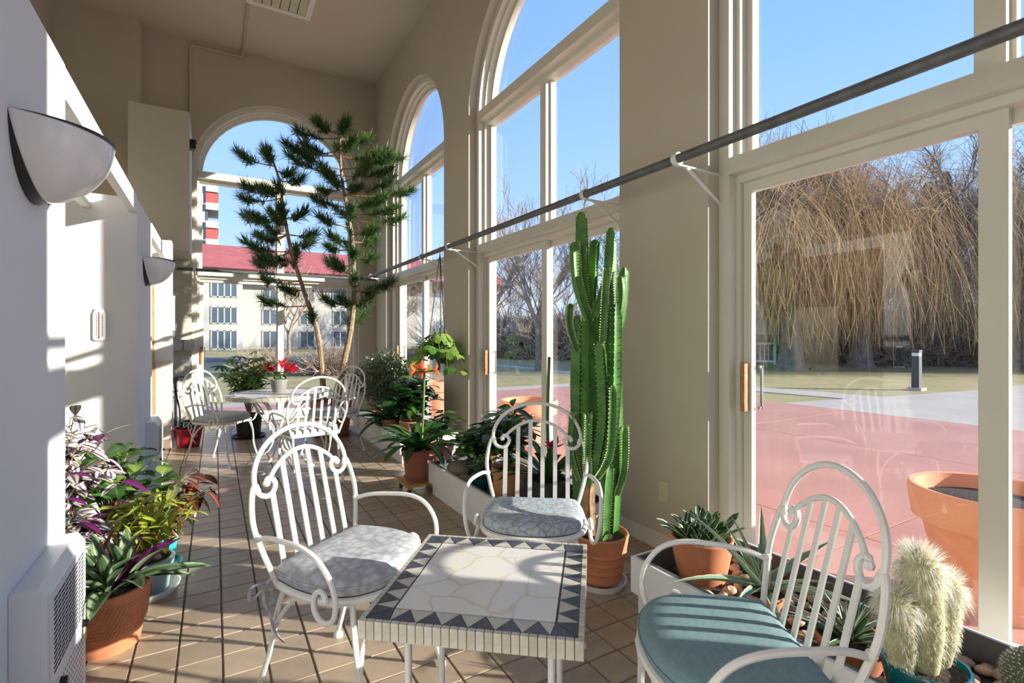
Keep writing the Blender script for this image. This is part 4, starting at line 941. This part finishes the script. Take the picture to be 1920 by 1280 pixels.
t = thing('black_saucer_tray', 'black tray under the umbrella plant pot', 'tray', (.38, 7.36, 0)); MB().lathe([(0, 0), (.19, 0), (.205, .03), (.195, .03), (.18, .006), (0, .006)], 28).build('dish', 'black_pot', t)
t = thing('poinsettia', 'red poinsettia in grey ridged pot on the round table', 'potted plant', (.56, 5.62, .7355)); pot(t, .085, .13, 'grey_pot', taper=.7, ridges=3)
br_ = leaf('red_bract', RD, 1, .5, .4, .08, 6, 'ovate')
for cx, cy, z_ in ((-.10, .04, .25), (.03, -.03, .29), (.13, .05, .24)):
    MB().tube([(0, 0, .11), (cx, cy, z_)], .005, 6).build('stem', 'stem_green', t); rosette(t, [br_], 11, (cx, cy, z_), -.5, .9, .13, .08, .01, name='bract')
rosette(t, [leaf('green_bract', G1, 1, .55, .5, .08, 6, 'ovate')], 8, (0, 0, .17), -.1, .3, .11, .09, .03)
t = thing('hanging_basket', 'hanging pot of pale green lobed leaves slung from the pipe', 'hanging plant', (2.085, 5.13, 1.06)); pot(t, .115, .14, 'black_pot', taper=.75)
for k in range(3): a_ = k * 2.09 + .4; MB().tube([(.11 * cos(a_), .11 * sin(a_), .14), (.02, 0, 1.14)], .0045, 5).build('cord', 'black_hose', t)
MB().tube(spline([(.02, 0, 1.12), (.02, 0, 1.165), (.045, 0, 1.195), (.02, 0, 1.205)], 4), .005, 6).build('hook', 'pipe_steel', t)
MB().tube(spline([(0, 0, .0), (.015, .01, -.08), (0, 0, -.16)], 4), .016, 6).build('drain_wick', 'black_hose', t)
lob = MB(); lob.uv = []; N_ = 35; lob.v.append((0, .12, .0)); lob.uv.append((.5, 0))
for k in range(N_ + 1):
    a_ = -pi * .86 + 1.72 * pi * k / N_; rr = .5 * (.74 + .26 * abs(cos(a_ * 2.5))) * (1 + .06 * (-1) ** k)
    lob.v.append((rr * sin(a_), .12 + .42 * 1 * (rr / .5) * cos(a_) + .3 * (rr), -.16 * rr * rr * 4)); lob.uv.append((.5 + .5 * sin(a_ * 2.5 + pi / 2) * .9, .5))
lob.f = [(0, k + 2, k + 1) for k in range(N_)]; lobm = lob.mesh('lobed_leaf', G3, fix=False, smooth=80); lobd = lob.mesh('lobed_leaf_dark', G1, fix=False, smooth=80)  # same lobed leaf in two greens, bright and darker
mb = MB()
for k in range(40):
    a_ = k * 2.39996; rr = .26 * sqrt((k + .5) / 40); p = Vector((rr * cos(a_), rr * sin(a_), .30 - .30 * (rr / .26) ** 2 - .12 * (k % 3 == 0) * rr / .26)); mb.tube(spline([(0, 0, .12), (p.x * .6, p.y * .6, max(.2, p.z + .05)), p], 3), .003, 4)
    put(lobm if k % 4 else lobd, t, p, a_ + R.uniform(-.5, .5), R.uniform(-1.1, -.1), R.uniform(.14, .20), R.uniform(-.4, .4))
mb.build('stems', 'stem_green', t)
# --- plants in the left recess
t = thing('oyster_plant', 'sword-leaf purple and green oyster plant in round terracotta bowl by heater', 'potted plant', (-.385, 2.70, 0)); t.scale = (.86, .86, .9)
MB().lathe([(0, 0), (.125, 0), (.135, .05), (.132, .055), (.155, .13), (.168, .22), (.165, .275), (.15, .275), (.145, .24), (0, .24)], 36).build('pot', 'terracotta', t, smooth=30)
mb = MB()
for r_ in range(9):
    for k in range(56):
        a_ = 2 * pi * (k + .5 * (r_ % 2)) / 56; z_ = .085 + r_ * .017; rr = .141 + .027 * min(1, (z_ - .06) / .14) + .0015
        mb.quad((rr * cos(a_), rr * sin(a_), z_), (rr * cos(a_ + .05), rr * sin(a_ + .05), z_ + .003), ((rr + .0035) * cos(a_ + .085), (rr + .0035) * sin(a_ + .085), z_ + .012), ((rr + .0035) * cos(a_ + .035), (rr + .0035) * sin(a_ + .035), z_ + .010))
tag(mb.build('basket_weave', 'terracotta', t, fix=False, smooth=0), kind='stuff')
MB().lathe([(0, .242), (.145, .242), (0, .262)], 20, cap=False).build('soil', 'soil', t)
oy = leaf('oyster_blade', OY, 1, .20, .5, .25, 9, 'lance'); oyp = leaf('oyster_blade_purple', ZP, 1, .18, .4, .25, 9, 'lance')
for cx, cy, n_ in ((.0, .0, 18), (-.07, .07, 9), (.06, .06, 9)): rosette(t, [oy, oy, oy, oyp, oy], n_, (cx, cy, .25), .15, 1.35, .40, .26, .02)
t = thing('wandering_plant', 'purple and silver striped trailing plant against the near wall end', 'potted plant', (-.60, 3.02, 0)); pot(t, .15, .38, 'terracotta_red', taper=.8)
zb = leaf('zebra_leaf', ZB, 1, .42, .5, .12, 6, 'ovate'); zp = leaf('zebra_leaf_under', ZP, 1, .42, .5, .12, 6, 'ovate')
bush(t, [zb, zb, zb, zb, zp], (0, 0, .36), 34, .70, .26, 9, .09, .135, stem='bark_red', el=(-.7, .5), start=.15, droop=.9)
bush(t, [zb, zb, zb, zb, zb, zp], (.05, -.02, .36), 20, .16, .24, 8, .09, .13, stem='bark_red', el=(-.9, .3), start=.2, droop=.8)
t = thing('green_shrub', 'glossy green broad leaf shrub at the back of the recess', 'potted plant', (-.52, 3.62, 0)); pot(t, .13, .26, 'terracotta', taper=.75); bush(t, [ova, leaf('bright_ovate', G3, 1, .6, .5, .1, 6, 'ovate'), ova], (0, 0, .23), 15, .46, .30, 7, .10, .15, sr=.005)
crl = leaf('croton_leaf', CR, 1, .34, .6, .12, 7, 'lance'); crg = leaf('croton_leaf_pale', CG, 1, .42, .5, .12, 7, 'lance')
t = thing('croton_plant', 'dark red and green croton leaning out of turquoise pot', 'potted plant', (-.27, 3.46, 0)); pot(t, .092, .17, 'turquoise', rim=False, taper=.75); bush(t, [crl, crl, crg, crl, lang], (0, 0, .15), 12, .38, .17, 9, .11, .17, stem='bark', lean=(.12, -.05), el=(-.8, .5))
saucer((-.27, 3.46, 0), .115, 'turquoise', 'turquoise saucer under the croton pot', .028).location.z = -.0
t.location.z = .009
t = thing('yellow_fern_plant', 'lacy yellow green plant in blue grey pot on white saucer', 'potted plant', (-.30, 3.14, .012)); pot(t, .12, .17, 'blue_grey_glaze', taper=.8); 
yl = leaf('yellow_leaflet', G4, 1, .22, .6, .1, 5, 'lance'); bush(t, [yl, yl, leaf('yellow_leaflet_wide', G4, 1, .4, .5, .1, 5, 'lance')], (0, 0, .15), 30, .36, .23, 13, .06, .10, el=(-.7, .4), sr=.003)
saucer((-.30, 3.14, 0), .15, 'white_paint', 'white saucer under the blue grey pot in the recess', .04)
t = thing('red_croton', 'low reddish croton between the green shrub and yellow plant', 'potted plant', (-.40, 3.36, 0)); pot(t, .085, .2, 'terracotta', taper=.8); bush(t, [crl, crl, lang], (0, 0, .18), 6, .30, .12, 7, .11, .16, stem='bark', el=(-.5, .4))

# ---------------------------------------------------------------- outdoors
ZG = -.10
def slab(name, pts, z0, z1, mat, kind='structure'):
    mb = MB(); n = len(pts); mb.v = [(x, y, z) for z in (z0, z1) for x, y in pts]
    mb.f = [tuple(range(n))[::-1], tuple(range(n, 2 * n))] + [(j, (j + 1) % n, n + (j + 1) % n, n + j) for j in range(n)]
    return tag(mb.build(name, mat, smooth=0), kind=kind)
slab('lawn', [(-160, -160), (200, -160), (200, 200), (-160, 200)], ZG - .3, ZG - .02, 'lawn')
# patio in large poured bays with joints
pat = tag(MB().box((-9, -14, ZG - .2), (10.3, 12.2, ZG - .012)).build('patio', 'concrete', smooth=0), kind='structure')
bay = MB().box((.006, .006, -.03), (3.2 - .006, 3.2 - .006, 0)).mesh('paving_bay', 'patio_red', smooth=0)
for i in range(-4, 3):
    for j in range(-5, 4):
        x, y = .70 + 3.2 * i, -1.4 + 3.2 * j
        if x >= -8.99 and x + 3.2 <= 10.31 and not (x + 3.2 <= XW + .34 and y + 3.2 <= YB + .34 and x > -2): inst('paving_bay', bay, pat, (x, y, ZG))
slab('walkway', [(10.31, -14), (40, -14), (40, 4.6), (17.5, 5.2), (13.4, 5.75), (12.4, 12), (12.0, 30), (11.3, 30), (11.6, 10), (12.2, 6.0), (10.31, 6.3)], ZG - .06, ZG, 'concrete')
slab('road', [(-40, 36), (60, 26), (60, 33), (-40, 43)], ZG - .06, ZG - .005, 'asphalt')
slab('foundation', [(-2.2, -4.4), (XW + .36, -4.4), (XW + .36, YB + .36), (-2.2, YB + .36)], ZG - .2, -.101, 'concrete')
def big_pot(loc, lb):
    t = thing('patio_pot', lb, 'pot', loc, 0, 'large terracotta pots on the patio')
    MB().lathe([(0, 0), (.22, 0), (.235, .06), (.225, .07), (.30, .40), (.305, .42), (.345, .43), (.365, .58), (.355, .605), (.33, .60), (.315, .52), (0, .52)], 44).build('body', 'terracotta_out', t, smooth=30)
    MB().lathe([(0, .55), (.15, .545), (.315, .525)], 24, cap=False).build('soil', 'soil', t)
big_pot((3.50, 1.0, ZG), 'huge terracotta pot of soil outside the nearest window'); big_pot((3.42, 5.4, ZG), 'huge terracotta pot outside the second window'); big_pot((3.42, 8.55, ZG), 'huge terracotta pot outside the farthest side window')
def bollard(loc, lb):
    t = thing('bollard_light', lb, 'bollard', loc, 0, 'black bollard lights on the lawn')
    MB().box((-.16, -.16, 0), (.16, .16, .07)).build('footing', 'concrete', t, smooth=0); MB().box((-.085, -.085, .07), (.085, .085, .90)).build('post', 'bollard', t, smooth=0)
    MB().box((-.08, -.08, .90), (.08, .08, .985)).build('lens', 'bollard_lens', t, smooth=0); MB().box((-.09, -.09, .985), (.09, .09, 1.06)).build('cap', 'bollard', t, smooth=0)
bollard((15.9, 6.1, ZG - .02), 'black bollard light on concrete footing by the walkway'); bollard((26.7, 10.9, ZG - .02), 'farther black bollard light under the willow')
t = thing('garden_sign', 'white timber frame with panel standing by the left willow', 'sign frame', (23.6, 15.4, ZG - .02), -.6)
for x in (-.5, .5): MB().box((x - .05, -.05, 0), (x + .05, .05, 2.1)).build('post', 'white_paint', t, smooth=0)
for z in (.12, 1.0): MB().box((-.45, -.04, z), (.45, .04, z + .1)).build('rail', 'white_paint', t, smooth=0)
MB().box((-.6, -.06, 1.5), (.6, .06, 2.2)).build('panel', 'white_paint', t, smooth=0)
for x in (-.2, .0, .2): MB().box((x - .02, -.02, .22), (x + .02, .02, 1.0)).build('bar', 'white_paint', t, smooth=0)

def branch(mb, p, d, L, r, lev, spread, tips=None, up=.12, nseg=3, minr=.006, sides=5):
    pts = [p]; q = d.copy()
    for k in range(nseg): q = (q + Vector((R.gauss(0, .13), R.gauss(0, .13), R.gauss(0, .08) + up * .3))).normalized(); pts.append(pts[-1] + q * L / nseg)
    mb.tube(pts, [max(minr, r * (1 - .45 * j / nseg)) for j in range(nseg + 1)], sides if r > .03 else 3, caps=False)
    if tips is not None and lev <= 2 and (lev == 2 or R.random() < .5): tips.append((pts[-1], q))
    if lev == 0: return
    n = 3 if lev > 2 else 4
    for k in range(n):
        t_ = R.uniform(.35, 1.0); b = pts[0].lerp(pts[-1], t_) if nseg < 2 else pts[min(nseg, max(1, int(t_ * nseg + .5)))]
        dv = (q + Vector((R.gauss(0, spread), R.gauss(0, spread), R.gauss(0, spread * .6) + up))).normalized()
        branch(mb, b, dv, L * R.uniform(.58, .80), r * .55, lev - 1, spread, tips, up, nseg, minr, sides)
def bare_mesh(seed, lev=5, L=3.2, r=.2, spread=.55, minr=.008):
    R.seed(seed); tr = MB(); br_ = MB(); tr.tube([(0, 0, -.1), (0, 0, .5), (.05, 0, 2.0)], [r * 1.4, r, r * .9], 8)
    for k in range(5): branch(br_, Vector((.05, 0, 1.6 + .1 * k)), Vector((cos(k * 2.5) * .5, sin(k * 2.5) * .5, 1)).normalized(), L, r * .6, lev - 1, spread, None, .18, 3, minr)
    return tr.mesh('trunk', 'bark_grey', smooth=60), br_.mesh('branches', 'twig', fix=False, smooth=60)
BM = [bare_mesh(11, r=.15), bare_mesh(23, L=2.8, r=.11, spread=.42), bare_mesh(37, L=3.0, r=.13, spread=.7)]
def bare_tree(loc, k, s, lb, group='bare winter trees beyond the lawn'):
    t = thing('bare_tree', lb, 'tree', loc, R.uniform(0, 6.28), group); inst('trunk', BM[k][0], t); tag(inst('branches', BM[k][1], t), kind='stuff'); t.scale = (s, s, s)
R.seed(99)
bare_tree((4.9, 42, ZG), 0, .85, 'bare tree in front of the white building seen through the back window')
bare_tree((12.5, 24, ZG), 1, 1.05, 'bare tree with upswept branches seen through the farthest side window'); bare_tree((11.5, 17.5, ZG), 1, 1.0, 'upswept bare tree seen through the second side window'); bare_tree((16.2, 18.5, ZG), 2, .95, 'spreading bare tree behind the tall cactus window')
for k in range(34):
    a_ = radians(-18 + 100 * k / 33); d_ = R.uniform(40, 62); x, y = d_ * sin(a_ + .1), d_ * cos(a_ + .1)
    if x < 14 and y > 34: continue
    bare_tree((x, y, ZG), k % 3, R.uniform(.8, 1.25), 'bare grey winter tree in the woods beyond the road', 'bare trees in the woods beyond the road')
def willow(loc, lb, s=1.0):
    t = thing('willow_tree', lb, 'tree', loc, 0, 'golden weeping willows on the lawn'); tips = []; tr = MB(); bb = MB(); bb2 = MB()
    tr.tube([(0, 0, -.1), (0, 0, .15), (.05, 0, 1.0), (.1, .05, 2.4)], [.75, .52, .42, .40], 12); tr.build('trunk', 'bark_grey', t)
    for k in range(7): branch(bb, Vector((.1, .05, 2.2 + .05 * k)), Vector((cos(k * 2.4) * .7, sin(k * 2.4) * .7, 1)).normalized(), 3.2 * s, .2, 4, .55, tips, .14, 3, .012)
    tag(bb.build('branches', 'bark_grey', t, fix=False), kind='stuff')
    st = MB()
    for p, d in tips:
        for _ in range(5):
            q = p + Vector((R.gauss(0, .45), R.gauss(0, .45), R.gauss(0, .4))); L_ = min((q.z - R.uniform(1.0, 3.3)) * 1.22, R.uniform(1.2, 11)); dv = Vector((d.x + R.gauss(0, .8), d.y + R.gauss(0, .8), R.uniform(-.6, .9))).normalized()
            if L_ < .6: continue
            pts = [q]; n_ = 6
            for j in range(n_): dv = (dv * .62 + Vector((R.gauss(0, .15), R.gauss(0, .15), -.44))).normalized(); pts.append(pts[-1] + dv * L_ / n_)
            st.tube(pts, [.0065, .006, .006, .0055, .005, .005, .004], 3, caps=False)
        for _ in range(4):
            dv = (d + Vector((R.gauss(0, .7), R.gauss(0, .5), .5 + R.gauss(0, .3)))).normalized(); l_ = R.uniform(.6, 1.6); bb2.tube([p, p + dv * l_ * .5, p + dv * l_ + Vector((0, 0, -.1))], [.012, .009, .005], 3, caps=False)
    tag(bb2.build('crown_twigs', 'twig', t, fix=False), kind='stuff')
    tag(st.build('hanging_twigs', 'willow', t, fix=False), kind='stuff')
R.seed(5); willow((20.8, 12.4, ZG), 'golden weeping willow beside the white frame'); willow((25.4, 11.9, ZG), 'golden weeping willow behind the farther bollard', 1.1); willow((30, 7.5, ZG), 'golden weeping willow at the right end of the row', 1.0)
def conifer_mesh(seed, hgt=13, rad=2.6):
    R.seed(seed); mb = MB()
    for k in range(1500):
        z = hgt * (.06 + .94 * (k / 1500) ** .9); rr = rad * (1 - z / hgt) ** .8 * R.uniform(.55, 1.0) + .08; a_ = k * 2.39996; c_ = Vector((0, 0, z)); o = Vector((cos(a_), sin(a_), 0)); e_ = c_ + o * rr + Vector((0, 0, -.25 * rr)); sd = Vector((-sin(a_), cos(a_), 0))
        for j in range(6):
            p = c_.lerp(e_, (j + 1) / 6.5); l_ = R.uniform(.25, .5) * (1.1 - z / hgt * .6); 
            for sg in (-1, 1): q = p + (sd * sg + o * .7 + Vector((0, 0, R.uniform(-.5, .1)))).normalized() * l_; mb.tri(p - o * .05, p + o * .08, q)
    return mb.mesh('foliage', 'conifer', fix=False, smooth=0)
CM = [conifer_mesh(3), conifer_mesh(8, 11, 3.0)]
ctr = MB().tube([(0, 0, -.1), (0, 0, 5), (0, 0, 11)], [.25, .16, .03], 8).mesh('trunk', 'bark_grey')
R.seed(44)
for k, (x, y, s) in enumerate(((35, 7.2, 1.0), (37, 3.6, 1.15), (39, 11, .85), (31, 17.5, .75), (36, 17, .85), (27.5, 20, .7), (42, 14.5, .95), (38, -1, 1.2), (33, 21, .8), (29.5, 22.5, .85), (25, 23, .7), (34, 12.5, .9))):
    t = thing('conifer', 'dark evergreen conifer standing behind the willows' if k not in (0, 1) else ('tall dark spruce at the right edge of the nearest window' if k == 0 else 'tall dark spruce seen in the rightmost pane'), 'tree', (x, y, ZG), R.uniform(0, 6), 'evergreens behind the willows'); t.scale = (s, s, s)
    inst('trunk', ctr, t); tag(inst('foliage', CM[k % 2], t), kind='stuff')
def twig_bush(loc, r, lb):
    t = thing('brown_bush', lb, 'bush', loc, 0, 'brown winter bushes outside the back window'); mb = MB()
    for k in range(420):
        d = Vector((R.gauss(0, 1), R.gauss(0, 1), abs(R.gauss(0, .8)) + .15)).normalized(); p0 = Vector((R.gauss(0, .2 * r), R.gauss(0, .2 * r), 0)); L_ = r * R.uniform(.6, 1.1); p1 = p0 + d * L_ * .6; p2 = p1 + (d + Vector((R.gauss(0, .4), R.gauss(0, .4), R.gauss(0, .3)))).normalized() * L_ * .45
        mb.tube([p0, p1, p2], [.012, .009, .005], 3, caps=False)
        for _ in range(3): mb.tube([p1, p1 + (d + Vector((R.gauss(0, .6), R.gauss(0, .6), R.gauss(0, .5)))).normalized() * L_ * .35], [.007, .004], 3, caps=False)
    tag(mb.build('twigs', 'twig', t, fix=False), kind='stuff')
R.seed(61); thm = MB()
for k in range(900):
    d = Vector((R.gauss(0, 1), R.gauss(0, 1), abs(R.gauss(0, .9)) + .3)).normalized(); p0 = Vector((R.gauss(0, 1.6), R.gauss(0, 1.0), 0)); L_ = R.uniform(1.5, 3.6); p1 = p0 + d * L_ * .55; p2 = p1 + (d + Vector((R.gauss(0, .5), R.gauss(0, .5), R.gauss(0, .4)))).normalized() * L_ * .5
    thm.tube([p0, p1, p2], [.035, .028, .015], 3, caps=False)
    for _ in range(2): thm.tube([p1, p1 + (d + Vector((R.gauss(0, .6), R.gauss(0, .6), R.gauss(0, .5)))).normalized() * L_ * .45], [.022, .012], 3, caps=False)
thm = thm.mesh('twigs', 'twig', fix=False)
for k in range(40):
    a_ = radians(8 + 76 * k / 39); d_ = R.uniform(33, 40); x, y = d_ * sin(a_), d_ * cos(a_)
    if y > 20 + .35 * x and x < 16: continue
    t = thing('thicket_bush', 'leafless brown thicket bush under the woods behind the willows', 'bush', (x, y, ZG), R.uniform(0, 6.28), 'thicket bushes under the woods'); tag(inst('twigs', thm, t), kind='stuff')
twig_bush((1.7, 20.5, ZG), 1.1, 'brown twiggy bush left of the round table view'); twig_bush((3.6, 19.5, ZG), 1.2, 'brown twiggy bush behind the poinsettia'); twig_bush((5.2, 20.5, ZG), 1.25, 'brown twiggy bush behind the pine trunks'); twig_bush((6.9, 22, ZG), 1.1, 'brown twiggy bush farthest right beyond the back window')
# --- apartment building with red roof
t = thing('apartment_building', 'white three storey apartment building with red roof behind the back window', 'building', (0, 60, ZG))
MB().box((2.4, 0, 0), (34, 14, 8.1)).build('wall', 'bld_white', t, smooth=0); MB().box((-12, -3, 0), (2.4, 12, 8.1)).build('wing', 'bld_white', t, smooth=0)
mb = MB(); mb.v = [(-12.6, -3.8, 8.0), (34.6, -3.8, 8.0), (34.6, 15, 8.0), (-12.6, 15, 8.0), (-8, 5.5, 11.6), (30, 5.5, 11.6)]; mb.f = [(0, 1, 5, 4), (1, 2, 5), (2, 3, 4, 5), (3, 0, 4), (0, 3, 2, 1)]; mb.build('roof', 'bld_roof', t, smooth=0)
def bwin(x0, x1, z0, z1, y, nm=2):
    f = MB()
    f.box((x0, y - .08, z0), (x1, y - .0, z0 + .1)).box((x0, y - .08, z1 - .1), (x1, y, z1))
    for k in range(nm + 1): x = x0 + (x1 - x0) * k / nm; f.box((x - .06, y - .08, z0), (x + .06, y, z1))
    o = f.build('window', 'bld_white', t, smooth=0)
    for k in range(nm): MB().box((x0 + (x1 - x0) * k / nm + .06, y - .04, z0 + .1), (x0 + (x1 - x0) * (k + 1) / nm - .06, y - .015, z1 - .1)).build('pane', 'bld_pane', o, smooth=0)
for z0, z1 in ((.1, 2.0), (2.6, 4.3), (5.2, 6.8)):
    bwin(-.3, 1.9, z0, z1, -3.0, 4); bwin(-3.8, -1.4, z0, z1, -3.0, 2); bwin(4.4, 5.8, z0, z1, 0, 2); bwin(8.1, 9.6, z0, z1, 0, 2); bwin(11.6, 13.2, z0, z1, 0, 2); bwin(15, 16.5, z0, z1, 0, 2); bwin(18.5, 20, z0, z1, 0, 2); bwin(-7.5, -5.5, z0, z1, -3.0, 2)
t = thing('balcony_tower', 'tall white tower block with red panelled balconies beyond the roof', 'building', (0, 92, ZG))
MB().box((-16, 0, 0), (-1.2, 14, 26)).build('wall', 'bld_white', t, smooth=0)
for k in range(9):
    z = 1.4 + 2.8 * k; o = MB().box((-1.2, -.6, z), (.5, 6, z + .25)).box((-1.2, -.6, z + .25), (.5, -.5, z + 1.1)).box((.4, -.5, z + .25), (.5, 6, z + 1.1)).build('balcony', 'bld_white', t, smooth=0)
    if k % 2: MB().box((-1.19, -.3, z + 1.15), (.42, 5, z + 2.75)).build('panel', 'bld_red', o, smooth=0)
    else: MB().box((-1.19, -.1, z + 1.15), (-.9, 5, z + 2.7)).build('pane', 'bld_pane', o, smooth=0)
